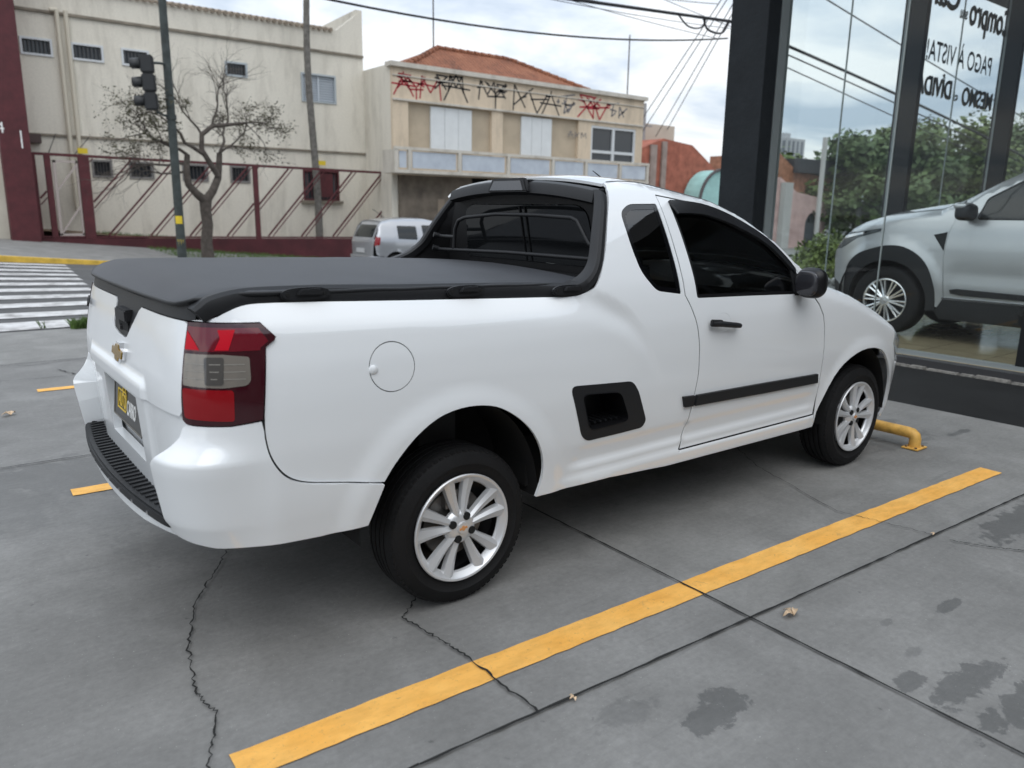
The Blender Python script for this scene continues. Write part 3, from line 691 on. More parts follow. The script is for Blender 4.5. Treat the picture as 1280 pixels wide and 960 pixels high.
# cover clamps on the rails
for x in (-.53, .04, .49):
    z = float(np.interp(x, [p[0] for p in path[:38]], [p[1] for p in path[:38]])); yo = float(-tsurf(np.array([X(x)]), np.array([z]))[0][1])
    for sg in (-1, 1):
        cl = MB(); k = 24
        ov = [(.078*math.copysign(abs(math.cos(a))**.7, math.cos(a)), .021*math.copysign(abs(math.sin(a))**.9, math.sin(a))) for a in np.linspace(0, 2*math.pi, k+1)[:-1]]
        cl.prism(ov, (x, sg*(yo+.006), z-.002), (1,0,0), (0,0,1) if sg < 0 else (0,0,1), .016*(1 if sg < 0 else -1))
        c_ = cl.build('cover_clamp', blackplastic, truck, 30, bevel=.004)
        g = MB(); g.prism([(-.035,-.003),(-.020,.014),(.040,.016),(.052,.004),(.045,-.006)], (x, sg*(yo+.022), z), (1,0,0), (0,0,1), .010*(1 if sg < 0 else -1)); g.build('clamp_lever', blackplastic, c_, 30, bevel=.003)
        g = MB()
        for dx in (-.058, .058): g = MB(); g.lathe([(0, -.001), (.006, -.001), (.007, .002)], 12, (x+dx, sg*(yo+.0225), z)); g.build('clamp_screw', blackdeep, c_)
# cab back: recess walls, rear window, guard bars, visor with high-level brake lamp
zs_ = [1.08,1.13,1.17,1.21,1.25,1.30,1.36,1.42,1.475]
fx = [.57,.60,.635,.665,.69,.72,.755,.80,.83]; 
for sg in (-1, 1):
    b = MB(); vs = []; 
    for z, x in zip(zs_, fx):
        xx_ = x + (LSH(z) if sg > 0 else 0); yo = float(-tsurf(np.array([X(x)]), np.array([z]))[0][1]) - .032; vs += [(xx_+.006, sg*yo, z), (.95-.08*(z-1.1)/.4, sg*(yo-.055), z)]
    b.add(vs, [(2*i, 2*i+2, 2*i+3, 2*i+1) for i in range(len(zs_)-1)]); b.build('recess_wall', mat('recess_black', (.010,.010,.011), .55), truck, 40, normals=False)

def backsurf(U, V):       # U = y, V = z
    U = np.asarray(U, float); V = np.asarray(V, float)
    return np.stack([.955 - .085*(V-1.08)/.42 - .03*(U/.6)**2, U, V], 1)
bo = [(-.68,1.06),(.68,1.06),(.66,1.18),(.58,1.36),(.50,1.49),(-.50,1.49),(-.58,1.36),(-.66,1.18)]
bi = rounded([(-.50,1.16),(.50,1.16),(.46,1.40),(.40,1.43),(-.40,1.43),(-.46,1.40)], .03)
panel('cab_back', backsurf, bo[::-1], mat('recess_black', (.01,.01,.011), .5), truck, [bi], step=.05, sgn=-1, flange=0)
panel('rear_window', backsurf, inset(bi, .003)[::-1] , mat('rear_glass', (.012,.013,.014), .06, spec=.8), truck, step=.05, sgn=-1, off=.004, flange=0)
b = MB()
for y in (-.02, .02): b = MB(); b.bar((.935, y, 1.165), (.880, y, 1.42), .008, .01); b.build('window_divider', blacksatin, truck)
b = MB(); b.box((.60, -.62, 1.06), (.94, .62, 1.125)); b.build('bulkhead_top', blackplastic, truck, bevel=.01)
bars = MB()
hoop = [(.80,-.66,1.262),(.80,-.60,1.262),(.80,-.555,1.268),(.80,-.525,1.30),(.80,-.475,1.362),(.80,-.44,1.374),(.80,-.2,1.382),(.80,.1,1.382),(.80,.36,1.362),(.80,.42,1.345),(.80,.452,1.30),(.80,.462,1.20)]
bars.tube([Vector(p) for p in hoop], .0095, 10)
bars.tube([(.80, -.68, 1.208), (.80, .0, 1.206), (.80, .66, 1.192)], .0095, 10)
bars.tube([(.80, .46, 1.262), (.80, .60, 1.262)], .0095, 10)
for p in ((.80,.61,1.195),(.80,.60,1.262)): bars.tube([p, (p[0]-.03, p[1]+.01, p[2]+.008)], .014, 10)
bars.build('window_guard_bar', blackplastic, truck, 60)
# visor across the top
vz = lambda y: 1.483 + .042*(1-(y/.56)**2)
b = MB(); rings = []
ys_ = np.linspace(-.556, .500, 41)
for y in ys_:
    z = float(1.482 + .045*(1-(abs(y)/.556)**2.2)); x = .815 - .02*(1-(y/.556)**2)
    rings.append([(x+.105, y, z+.004), (x+.03, y, z+.010), (x+.004, y, z+.002), (x-.004, y, z-.010), (x-.010, y, z-.045), (x+.012, y, z-.056), (x+.11, y, z-.050)])
m_ = 7; vs = [v for r_ in rings for v in r_]; fs = []
for i in range(len(rings)-1):
    for j in range(m_): fs.append((i*m_+j, i*m_+(j+1) % m_, (i+1)*m_+(j+1) % m_, (i+1)*m_+j))
fs += [tuple(range(m_)), tuple((len(rings)-1)*m_ + k for k in range(m_))]
b.add(vs, fs); b.build('rear_visor', blackplastic, truck, 30)
b = MB(); b.prism([(-.150,-.032),(.150,-.032),(.118,.030),(-.118,.030)], (.800, -.02, 1.512), (0,-1,0), (.12,0,1), .030); hl = b.build('brake_lamp_housing', blackplastic, truck, 30, bevel=.006)
b = MB(); b.prism([(-.125,-.022),(.125,-.022),(.100,.020),(-.100,.020)], (.771, -.02, 1.512), (0,-1,0), (.12,0,1), .003); b.build('brake_lamp_lens', mat('smoked_lamp', (.05,.045,.045), .1, coat=1.0), hl)
b = MB(); b.prism([(-.135,.0),(.135,.0),(.12,.12),(-.12,.12)], (.80, -.02, 1.538), (0,-1,0), (1,0,-.02), -.012); b.build('brake_lamp_cap', blackplastic, hl, 30, bevel=.004)
# roof side joint line and antenna
for sg in (-1, 1):
    b = MB(); b.tube([(x, sg*float(edge_y(np.array([x]))[0])*.985, float(T_(x))+.0035) for x in np.linspace(.92, 2.0, 30)], .0022, 6)
    b.build('roof_drip_line', mat('seam_grey', (.10,.10,.10), .6), truck)
b = MB(); b.tube([(1.42, 0.0, 1.55), (1.38, 0.0, 1.575), (1.33,0,1.60)], [.004,.003,.002], 6); b.build('antenna', blacksatin, truck)
# interior and underside
b = MB(); b.box((-.76, -.54, .40), (.93, .54, 1.04)); b.box((.95, -.70, .32), (2.15, .70, .50)); b.box((2.15,-.55,.30),(3.2,.55,.62)); b.box((.33,-.74,.36),(.95,.74,.56)); b.box((-.80,-.70,.50),(-.45,.70,.80))
b.build('underbody', blackdeep, truck)
b = MB(); b.box((1.95, -.70, .5), (2.15, .70, 1.0)); b.box((1.02,-.72,.5),(1.05,.72,1.05)); b.box((1.0,-.7,.45),(2.1,.7,.52)); b.build('dashboard', seatcloth, truck, bevel=.02)
for y in (-.36, .36):
    st = MB(); st.box((1.20, y-.24, .52), (1.62, y+.24, .72)); st.bar((1.18, y, .66), (1.10, y, 1.20), .46, .14, (1,0,0)); st.box((1.05, y-.12, 1.20), (1.13, y+.12, 1.36)); st.build('seat', seatcloth, truck, 40, bevel=.04)
b = MB(); b.tube([(1.82 - .07*math.sin(t), .36 + .18*math.cos(t), 1.00 + .17*math.sin(t)) for t in np.linspace(0, 2*math.pi, 25)], .013, 8); b.build('steering_wheel', blacksatin, truck, 50)
for x, z0, r_, rz_ in ((-.03, .33, .375, .435), (2.65, .30, .325, .395)):
    for sg in (-1, 1):
        b = MB(); n = 24; vs = []; fs = []
        for i in range(n+1):
            a = math.pi*i/n
            for y in (-.80, -.42): vs.append((x + r_*math.cos(a), sg*y, z0 + rz_*math.sin(a)))
        for i in range(n): fs.append((2*i, 2*i+1, 2*i+3, 2*i+2))
        fs.append(tuple(2*i+1 for i in range(n+1)))
        b.add(vs, fs); b.build('wheel_arch_liner', blackdeep, truck, 60, normals=False)
b = MB()
b.box((-.06,-.60,.30),(.10,-.50,.72)); b.build('suspension', mat('dirty_metal', (.03,.03,.03), .6), truck)
for xx, rot in ((0, 0), (2.672, R(14))):
    for sg in (1, -1): truck_wheel(truck, xx, sg, rot)
# ================================================================== ground, road, pavement
def zroad(x, y):
    s = min(1, max(0, (y - 7.0)/9.0)); xx = min(12.0, max(-6.0, x)); return s*(.10 - .066*xx) - .03*min(1, max(0, (y-7.0)/.3))*0
def zwalk(x, y):
    xx = min(12.5, max(-6.0, x)); return .228 - .083*xx + .034*(min(y, 26) - 18)

def nodes_of(name, rough=.85):
    m = bpy.data.materials.new(name); m.use_nodes = True; n, l = m.node_tree.nodes, m.node_tree.links; b = n['Principled BSDF']; b.inputs['Roughness'].default_value = rough
    return m, n, l, b
def add_noise(n, l, vec, scale, detail=6, rough=.6, dist=0):
    q = n.new('ShaderNodeTexNoise'); q.inputs['Scale'].default_value = scale; q.inputs['Detail'].default_value = detail; q.inputs['Roughness'].default_value = rough; q.inputs['Distortion'].default_value = dist
    l.new(vec, q.inputs['Vector']); return q.outputs['Fac']
def mth(n, l, op, a, b=None, c=None, clamp=False):
    q = n.new('ShaderNodeMath'); q.operation = op; q.use_clamp = clamp
    for i, v in enumerate((a, b, c)):
        if v is None: continue
        if isinstance(v, (int, float)): q.inputs[i].default_value = v
        else: l.new(v, q.inputs[i])
    return q.outputs[0]
def ramp(n, l, fac, stops):
    r = n.new('ShaderNodeValToRGB'); els = r.color_ramp.elements
    els[0].position, els[0].color = stops[0][0], (*stops[0][1], 1); els[1].position, els[1].color = stops[-1][0], (*stops[-1][1], 1)
    for p, c in stops[1:-1]: e = els.new(p); e.color = (*c, 1)
    l.new(fac, r.inputs['Fac']); return r.outputs[0]
def mixc(n, l, fac, a, b, mode='MIX'):
    q = n.new('ShaderNodeMix'); q.data_type = 'RGBA'; q.blend_type = mode
    if isinstance(fac, (int, float)): q.inputs[0].default_value = fac
    else: l.new(fac, q.inputs[0])
    for i, v in ((6, a), (7, b)):
        if isinstance(v, tuple): q.inputs[i].default_value = (*v, 1)
        else: l.new(v, q.inputs[i])
    return q.outputs[2]

# concrete of the parking bays, with slabs, grain and damp stains
STAINS = [(-1.05,1.62,.55,.22,.7),(.22,-1.76,.11,.05,.85),(.30,-1.72,.06,.04,.85),(.02,-1.60,.10,.055,.45),(1.42,-1.88,.075,.022,.75),(2.62,-1.72,.42,.10,.8),(2.42,-1.66,.13,.04,.8),(.98,-2.13,.20,.05,.8),(1.10,-2.28,.30,.06,.8),(.84,-2.02,.07,.035,.8),(1.02,-1.95,.035,.02,.5),(1.13,-1.80,.03,.015,.5),
          (-.85,1.52,.30,.32,.55),(-1.35,1.20,.35,.30,.45),(-1.7,1.6,.7,.35,.35),(3.45,-.72,.30,.12,.6),(3.95,-.86,.14,.03,.8),(3.8,-.45,.12,.05,.6),(3.2,-.1,.35,.15,.5),(1.5,.3,1.1,.5,.35),(-.35,.45,.5,.35,.35)]
cm, n, l, b = nodes_of('concrete', .86)
tcn = n.new('ShaderNodeTexCoord'); vec = tcn.outputs['Object']; sp = n.new('ShaderNodeSeparateXYZ'); l.new(vec, sp.inputs[0])
big = add_noise(n, l, vec, .55, 6, .6, .3); mid = add_noise(n, l, vec, 3.2, 8, .65, .4); fine = add_noise(n, l, vec, 42, 8, .75)
mp = n.new('ShaderNodeMapping'); mp.inputs['Scale'].default_value = (1.2, 26, 1); mp.inputs['Rotation'].default_value = (0, 0, R(4)); l.new(vec, mp.inputs[0])
brush = add_noise(n, l, mp.outputs[0], 2.2, 6, .7)
c0 = ramp(n, l, mth(n, l, 'ADD', mth(n, l, 'MULTIPLY', big, .55), mth(n, l, 'MULTIPLY', mid, .45)), [(.28, (.118,.116,.110)), (.5, (.178,.175,.167)), (.72, (.262,.258,.247))])
c0 = mixc(n, l, 1.0, c0, ramp(n, l, fine, [(.25, (.80,.80,.80)), (.5, (1,1,1)), (.75, (1.18,1.18,1.18))]), 'MULTIPLY')
c0 = mixc(n, l, 1.0, c0, ramp(n, l, brush, [(.3, (.95,.95,.95)), (.7, (1.05,1.05,1.05))]), 'MULTIPLY')
# slab tone
sx = mth(n, l, 'FLOOR', mth(n, l, 'DIVIDE', mth(n, l, 'SUBTRACT', sp.outputs[0], .76), 3.3)); sy = mth(n, l, 'FLOOR', mth(n, l, 'DIVIDE', mth(n, l, 'ADD', sp.outputs[1], 1.5), 3.3))
wn = n.new('ShaderNodeTexWhiteNoise'); wn.noise_dimensions = '2D'; cb = n.new('ShaderNodeCombineXYZ'); l.new(sx, cb.inputs[0]); l.new(sy, cb.inputs[1]); l.new(cb.outputs[0], wn.inputs['Vector'])
c0 = mixc(n, l, 1.0, c0, ramp(n, l, wn.outputs['Value'], [(0, (.90,.90,.91)), (1, (1.10,1.10,1.09))]), 'MULTIPLY')
warp = mth(n, l, 'MULTIPLY', mth(n, l, 'SUBTRACT', add_noise(n, l, vec, 11, 10, .72, .6), .5), 3.6)
tot = None
for (x, y, rx, ry, am) in STAINS:
    dx = mth(n, l, 'DIVIDE', mth(n, l, 'SUBTRACT', sp.outputs[0], x), rx); dy = mth(n, l, 'DIVIDE', mth(n, l, 'SUBTRACT', sp.outputs[1], y), ry)
    rr = mth(n, l, 'ADD', mth(n, l, 'SQRT', mth(n, l, 'ADD', mth(n, l, 'MULTIPLY', dx, dx), mth(n, l, 'MULTIPLY', dy, dy))), warp)
    k = 3.2 if am < .6 else 9.0
    mk = mth(n, l, 'MULTIPLY', mth(n, l, 'MULTIPLY_ADD', rr, -k, k + .5, clamp=True), am)
    tot = mk if tot is None else mth(n, l, 'MAXIMUM', tot, mk)
c0 = mixc(n, l, mth(n, l, 'MULTIPLY', tot, .66), c0, (.045, .046, .045))
spots = add_noise(n, l, vec, 17, 3, .5); c0 = mixc(n, l, mth(n, l, 'MULTIPLY', mth(n, l, 'MULTIPLY_ADD', spots, 14, -9.9, clamp=True), .6), c0, (.05, .05, .05))
grit = add_noise(n, l, vec, 140, 2, .5); c0 = mixc(n, l, mth(n, l, 'MULTIPLY', mth(n, l, 'MULTIPLY_ADD', grit, 16, -11.2, clamp=True), .7), c0, (.42, .42, .40))
mp2 = n.new('ShaderNodeMapping'); mp2.inputs['Rotation'].default_value = (0, 0, R(-12)); mp2.inputs['Scale'].default_value = (.9, 7, 1); l.new(vec, mp2.inputs[0]); sc_ = add_noise(n, l, mp2.outputs[0], 1.4, 5, .6, .8)
c0 = mixc(n, l, mth(n, l, 'MULTIPLY', mth(n, l, 'MULTIPLY_ADD', sc_, 8, -4.9, clamp=True), .28), c0, (.08, .08, .078))
l.new(c0, b.inputs['Base Color'])
l.new(mth(n, l, 'MULTIPLY_ADD', tot, -.30, .80), b.inputs['Roughness'])
bp = n.new('ShaderNodeBump'); bp.inputs['Strength'].default_value = .35; bp.inputs['Distance'].default_value = .004
l.new(mth(n, l, 'ADD', fine, mth(n, l, 'MULTIPLY', brush, .6)), bp.inputs['Height']); l.new(bp.outputs[0], b.inputs['Normal'])
concrete = cm
am_, n, l, b = nodes_of('road_asphalt', .85); tcn = n.new('ShaderNodeTexCoord'); vec = tcn.outputs['Object']
f1 = add_noise(n, l, vec, 60, 6, .8); f2 = add_noise(n, l, vec, 1.2, 6)
ca = mixc(n, l, 1.0, ramp(n, l, f2, [(.3, (.055,.055,.055)), (.7, (.095,.094,.092))]), ramp(n, l, f1, [(.3, (.7,.7,.7)), (.7, (1.35,1.35,1.35))]), 'MULTIPLY'); l.new(ca, b.inputs['Base Color'])
bp = n.new('ShaderNodeBump'); bp.inputs['Strength'].default_value = .6; bp.inputs['Distance'].default_value = .006; l.new(f1, bp.inputs['Height']); l.new(bp.outputs[0], b.inputs['Normal'])
asphalt = am_
am_, n, l, b = nodes_of('black_asphalt', .8); b.inputs['Specular IOR Level'].default_value = .25; tcn = n.new('ShaderNodeTexCoord'); vec = tcn.outputs['Object']
f1 = add_noise(n, l, vec, 90, 8, .8); f2 = add_noise(n, l, vec, 1.6, 6)
ca = mixc(n, l, 1.0, ramp(n, l, f2, [(.3, (.009,.009,.009)), (.7, (.017,.017,.017))]), ramp(n, l, f1, [(.3, (.5,.5,.5)), (.7, (1.6,1.6,1.6))]), 'MULTIPLY'); l.new(ca, b.inputs['Base Color'])
bp = n.new('ShaderNodeBump'); bp.inputs['Strength'].default_value = .8; bp.inputs['Distance'].default_value = .006; l.new(f1, bp.inputs['Height']); l.new(bp.outputs[0], b.inputs['Normal'])
blackasphalt = am_

def sheet(name, x0, x1, y0, y1, zf, m, nx=40, ny=20, th=0):
    b = MB(); xs = np.linspace(x0, x1, nx+1); ys = np.linspace(y0, y1, ny+1)
    vs = [(x, y, zf(x, y)) for y in ys for x in xs]
    b.add(vs, [(j*(nx+1)+i, j*(nx+1)+i+1, (j+1)*(nx+1)+i+1, (j+1)*(nx+1)+i) for j in range(ny) for i in range(nx)])
    if th:
        k = len(b.v); per = [(x, y0) for x in xs]; 
        b.add([(x, y0, zf(x, y0)) for x in xs] + [(x, y0, zf(x, y0) - th) for x in xs], [(i, nx+1+i, nx+2+i, i+1) for i in range(nx)])
    return tag(b.build(name, m, normals=False), kind='structure')
gd = mat('far_ground', (.10,.10,.095), .9, noise_amt=.2, nscale=.2)
def zbase(x, y):
    z = -.03
    if y > 7.2: z = min(z, zroad(x, y) - .03)
    if y > 18.2: z = min(zroad(x, 18), zwalk(x, y)) - .06
    return z
b = MB(); xs = list(np.linspace(-40, 80, 61)); xs = [-900, -200] + xs + [250, 1200]; ys = [-900, -200, -60, -20, 0, 7.0, 7.6, 10, 13, 16, 18, 18.4, 21, 24, 26, 40, 80, 200, 1200]
b.add([(x, y, zbase(x, y) - (0 if y < 40 else .3)) for y in ys for x in xs], [(j*len(xs)+i, j*len(xs)+i+1, (j+1)*len(xs)+i+1, (j+1)*len(xs)+i) for j in range(len(ys)-1) for i in range(len(xs)-1)])
tag(b.build('ground', gd, normals=False), kind='structure')
sheet('parking_lot', -14, 4.45, -12, 7.1, lambda x, y: 0.0, concrete, 2, 2)
sheet('asphalt_strip', 4.45, 5.93, -12, 7.1, lambda x, y: 0.0, blackasphalt, 2, 2)
sheet('road', -60, 90, 7.1, 18.0, lambda x, y: zroad(x, y) - .004, asphalt, 75, 24)
walkmat = mat('pavement_concrete', (.20,.195,.185), .9, noise_amt=.22, nscale=2.5, bump=.3, bscale=30)
sheet('pavement', -60, 90, 18.16, 24.0, zwalk, walkmat, 75, 6)
sheet('far_yard', -60, 90, 24.0, 26.0, lambda x, y: zwalk(x, y) + .3, mat('dry_soil', (.16,.11,.07), .95, noise_amt=.4, nscale=2), 75, 4)
yk = mat('kerb_yellow_paint', (.62,.40,.06), .8, noise_amt=.25, nscale=5)
b = MB(); xs = np.linspace(-14, 3.0, 40)
for i in range(len(xs)-1):
    x0, x1 = xs[i], xs[i+1]; 
    vs = [(x, y, z) for x in (x0, x1) for (y, z) in ((17.98, zroad(x, 18)-.02), (17.99, zwalk(x, 18)+.005), (18.18, zwalk(x, 18)+.008), (18.2, zroad(x, 18)-.02))]
    b.add(vs, [(0,1,5,4),(1,2,6,5),(2,3,7,6)])
tag(b.build('yellow_kerb', yk, normals=False), kind='structure')
b = MB(); xs = np.linspace(3.0, 60, 60)
for i in range(len(xs)-1):
    x0, x1 = xs[i], xs[i+1]; 
    vs = [(x, y, z) for x in (x0, x1) for (y, z) in ((17.98, zroad(x, 18)-.02), (17.99, zwalk(x, 18)+.005), (18.18, zwalk(x, 18)+.008), (18.2, zroad(x, 18)-.02))]
    b.add(vs, [(0,1,5,4),(1,2,6,5),(2,3,7,6)])
tag(b.build('kerb', walkmat, normals=False), kind='structure')
# kerb strip of rough stone at the shop front
stone = mat('rough_stone', (.22,.21,.19), .95, noise_amt=.45, nscale=22, bump=1.0, bscale=60)
b = MB(); random.seed(4)
y = -12.0
while y < 7.0:
    l_ = random.uniform(.12, .3); b.box((5.93 + random.uniform(-.02,.02), y, -.02), (6.015, y + l_ - .006, .020 + random.uniform(-.008,.008))); y += l_
kb = b.build('stone_kerb', stone, None, 40, bevel=.010); tag(kb, kind='structure')

# painted lines
ypm, n, l, b_ = nodes_of('yellow_line_paint', .75); tcn = n.new('ShaderNodeTexCoord'); vec = tcn.outputs['Object']
f1 = add_noise(n, l, vec, 70, 8, .8); f2 = add_noise(n, l, vec, 4, 6)
mp = n.new('ShaderNodeMapping'); mp.inputs['Scale'].default_value = (1.5, 4, 1); l.new(vec, mp.inputs[0]); f3 = add_noise(n, l, mp.outputs[0], 6, 6)
cc = ramp(n, l, f2, [(.3, (.76,.37,.065)), (.7, (.84,.47,.12))]); cc = mixc(n, l, 1.0, cc, ramp(n, l, f3, [(.3,(.86,.84,.80)),(.6,(1.05,1.05,1.05))]), 'MULTIPLY')
scu = add_noise(n, l, vec, 9, 8, .75, 1.0); cc = mixc(n, l, mth(n, l, 'MULTIPLY', mth(n, l, 'MULTIPLY_ADD', scu, 9, -5.3, clamp=True), .35), cc, (.22,.17,.10))
cc = mixc(n, l, mth(n, l, 'MULTIPLY', mth(n, l, 'MULTIPLY_ADD', f1, 12, -6.9, clamp=True), .6), cc, (.20,.15,.08)); l.new(cc, b_.inputs['Base Color'])
bp = n.new('ShaderNodeBump'); bp.inputs['Strength'].default_value = .3; bp.inputs['Distance'].default_value = .003; l.new(f1, bp.inputs['Height']); l.new(bp.outputs[0], b_.inputs['Normal'])
def line_sheet(p, q, wd, z=.004, jag=.0025, seed=1):
    rnd = random.Random(seed); p, q = Vector(p), Vector(q); d = (q-p).normalized(); nn = Vector((-d.y, d.x)); n_ = max(2, int((q-p).length/.05))
    mbx = MB(); vs = []
    for i in range(n_+1):
        c = p + (q-p)*i/n_
        for s_ in (-1, 1): a = c + nn*s_*(wd/2 + rnd.uniform(-jag, jag)); vs.append((a.x, a.y, z))
    mbx.add(vs, [(2*i, 2*i+2, 2*i+3, 2*i+1) for i in range(n_)]); return mbx
for k, (p, q, wd) in enumerate((((-.95,-1.168),(3.26,-1.318),.116), ((-.95,1.245),(3.3,1.10),.105), ((-.79,3.80),(3.4,3.66),.10))):
    tag(line_sheet(p, q, wd, .004, seed=k).build('parking_line', ypm, normals=False), kind='structure')
# joints between slabs and cracks
jm = mat('joint_filler', (.012,.012,.011), .9)
jb = MB()
for (p, q) in (((-14,-1.02),(-.57,-1.44)), ((-.57,-1.44),(.75,-1.50)), ((.75,-1.50),(3.0,-1.59)), ((3.0,-1.59),(4.45,-1.64)), ((.75,-12),(.74,-2.37)), ((.74,-2.37),(.755,-1.5)), ((.755,-1.5),(.78,-.2)), ((.78,-.2),(.86,7.1)), ((-14,2.25),(-1.2,1.86)), ((-1.2,1.86),(4.45,1.70)), ((-14,5.3),(4.45,4.95))):
    mbx = line_sheet(p, q, .0085, .008, .0022, seed=int(abs(p[0])*100+7)); jb.add(mbx.v, mbx.f)
tag(jb.build('slab_joint', jm, normals=False), kind='structure')
def crack(pts, wd, seed, sub=16, amp=.007):
    rnd = random.Random(seed); o = []
    for i in range(len(pts)-1):
        a, c = Vector(pts[i]), Vector(pts[i+1]); d = (c-a); nn = Vector((-d.y, d.x)).normalized()
        for k in range(sub): o.append(a + d*k/sub + nn*rnd.uniform(-amp, amp)*(0 if k == 0 else 1))
    o.append(Vector(pts[-1])); mbx = MB(); vs = []
    for i, p in enumerate(o):
        d = (o[min(i+1, len(o)-1)] - o[max(0, i-1)]).normalized(); nn = Vector((-d.y, d.x)); ww = wd*rnd.uniform(.35, 1.35)/2
        vs += [(p.x - nn.x*ww, p.y - nn.y*ww, .0085), (p.x + nn.x*ww, p.y + nn.y*ww, .0085)]
    mbx.add(vs, [(2*i, 2*i+1, 2*i+3, 2*i+2) for i in range(len(o)-1)]); return mbx
cb_ = MB()
for pts, wd, sd in (([(-.38,.42),(-.51,.19),(-.65,-.03),(-.80,-.27),(-.89,-.53),(-.94,-.80),(-.92,-.92),(-1.0,-1.11),(-1.03,-1.3)], .0055, 3),
                    ([(-.02,-.50),(-.13,-.68),(-.24,-.78),(-.21,-.95),(-.19,-1.12),(-.19,-1.46)], .007, 4),
                    ([(3.1,.5),(2.63,.07),(2.21,-.5),(1.95,-1.14),(2.0,-1.35),(2.04,-1.55)], .0035, 5), ([(2.04,-1.62),(2.10,-1.75),(2.19,-1.86),(2.3,-2.1)], .006, 6),
                    ([(-1.25,5.2),(-.7,4.9),(.2,5.1)], .008, 7), ([(-.55,4.6),(-.35,3.95)], .012, 8), ([(-1.6,4.4),(-.2,4.2)], .006, 9)):
    mbx = crack(pts, wd, sd); cb_.add(mbx.v, mbx.f)
tag(cb_.build('pavement_crack', jm, normals=False), kind='structure')
# zebra crossing
zm, n, l, b_ = nodes_of('crossing_paint', .8); tcn = n.new('ShaderNodeTexCoord'); vec = tcn.outputs['Object']
f1 = add_noise(n, l, vec, 3.5, 8, .7); cc = ramp(n, l, f1, [(.35, (.26,.25,.24)), (.5, (.50,.49,.48)), (.7, (.68,.68,.67))]); l.new(cc, b_.inputs['Base Color'])
b = MB()
for k in range(11):
    y0 = 7.18 + k*.99 if k else 7.18; hw = .47 if k else .62; x1 = .55 + k*.085
    xs = np.linspace(-6, x1, 12); ysr = np.linspace(y0, y0+hw, 5)
    b.add([(x, y, zroad(x, y) + .004) for y in ysr for x in xs], [(j*12+i, j*12+i+1, (j+1)*12+i+1, (j+1)*12+i) for j in range(4) for i in range(11)])
tag(b.build('zebra_crossing', zm, normals=False), kind='structure')
# ------------------------------------------------------------------ grass
grassm = mat('grass_blades', (.09,.16,.025), .7, col2=(.045,.085,.015), nscale=3)
def grass(name, spots, n_, h, seed):
    rnd = random.Random(seed); b = MB(); up = Vector((0,0,1))
    for _ in range(n_):
        x0, x1, y0, y1, zf = rnd.choice(spots); x = rnd.uniform(x0, x1); y = rnd.uniform(y0, y1) ; z = zf(x, y)
        if noise.noise(Vector((x*2.2, y*4, seed))) < -.15: continue
        a = rnd.uniform(0, 6.28); hh = h*rnd.uniform(.4, 1.2); dx, dy = math.cos(a), math.sin(a); lean = rnd.uniform(.1, .8)*hh; wd = .006*rnd.uniform(.6, 1.6)*(h/.09)**.5
        b.add([(x - dy*wd, y + dx*wd, z), (x + dy*wd, y - dx*wd, z), (x + dx*lean*.4 + dy*wd*.6, y + dy*lean*.4 - dx*wd*.6, z + hh*.6), (x + dx*lean, y + dy*lean, z + hh)], [(0,1,2),(0,2,3)])
    return tag(b.build(name, grassm, normals=False), kind='stuff')
g = grass('grass_verge', [(-.35,1.9,6.98,7.22,lambda x,y: 0)]*3 + [(.1,2.4,7.0,7.5,lambda x,y: 0)], 9000, .10, 1); tag(g, 'rough green grass tufts along the edge of the concrete by the crossing', 'grass')
g = grass('grass_strip', [(4.6,14,23.2,23.75,zwalk), (4.6,9,20.0,23.6,zwalk), (3.2,14,24.3,24.9,lambda x,y: zwalk(x,y)+.3)], 7000, .10, 2); tag(g, 'low green grass at the foot of the dark red fence', 'grass')

# dry leaves on the concrete
lfm = mat('dry_leaf', (.55,.40,.26), .8, noise_amt=.35, nscale=40)
def leaf(lbl, x, y, s, rz, seed):
    rnd = random.Random(seed); b = MB(); 
    for k in range(3):
        a = rz + k*1.1; n_ = 7; vs = []
        for i in range(n_):
            t = i/(n_-1); wd = s*.24*math.sin(math.pi*min(1, t*.95+.03)); c = Vector((math.cos(a)*s*t, math.sin(a)*s*t, .008 + s*.35*math.sin(t*3)*rnd.uniform(.6, 1)))
            nn = Vector((-math.sin(a), math.cos(a), 0)); vs += [c - nn*wd + Vector((0,0,.3*wd)), c, c + nn*wd + Vector((0,0,.5*wd))]
        b.add([v + Vector((x, y, 0)) for v in vs], [(3*i, 3*i+3, 3*i+4, 3*i+1) for i in range(n_-1)] + [(3*i+1, 3*i+4, 3*i+5, 3*i+2) for i in range(n_-1)])
    me = b.mesh('fallen_leaf', lfm, 60, normals=False); bm = bmesh.new(); bm.from_mesh(me); bmesh.ops.solidify(bm, geom=bm.faces[:], thickness=.0006); bm.to_mesh(me); bm.free()
    return tag(link('fallen_leaf', me), lbl, 'leaf', 'dry leaves on the concrete')
leaf('curled brown dry leaf on the slab beside the crossing of two joints', .89, -1.585, .045, .5, 1)
leaf('small dry leaf lying on the joint right of the crack through the yellow line', -.06, -1.47, .018, 2.0, 2)
leaf('pale dry leaf alone on the concrete at the left edge, behind the pickup', -1.03, 3.08, .055, 1.0, 3)
leaf('small dry leaf where the thin crack meets the slab joint, right of the yellow line', 2.05, -1.55, .018, 1.0, 4)
leaf('dry leaf caught in the grass edge near the zebra crossing', .42, 7.05, .09, 1.0, 5)

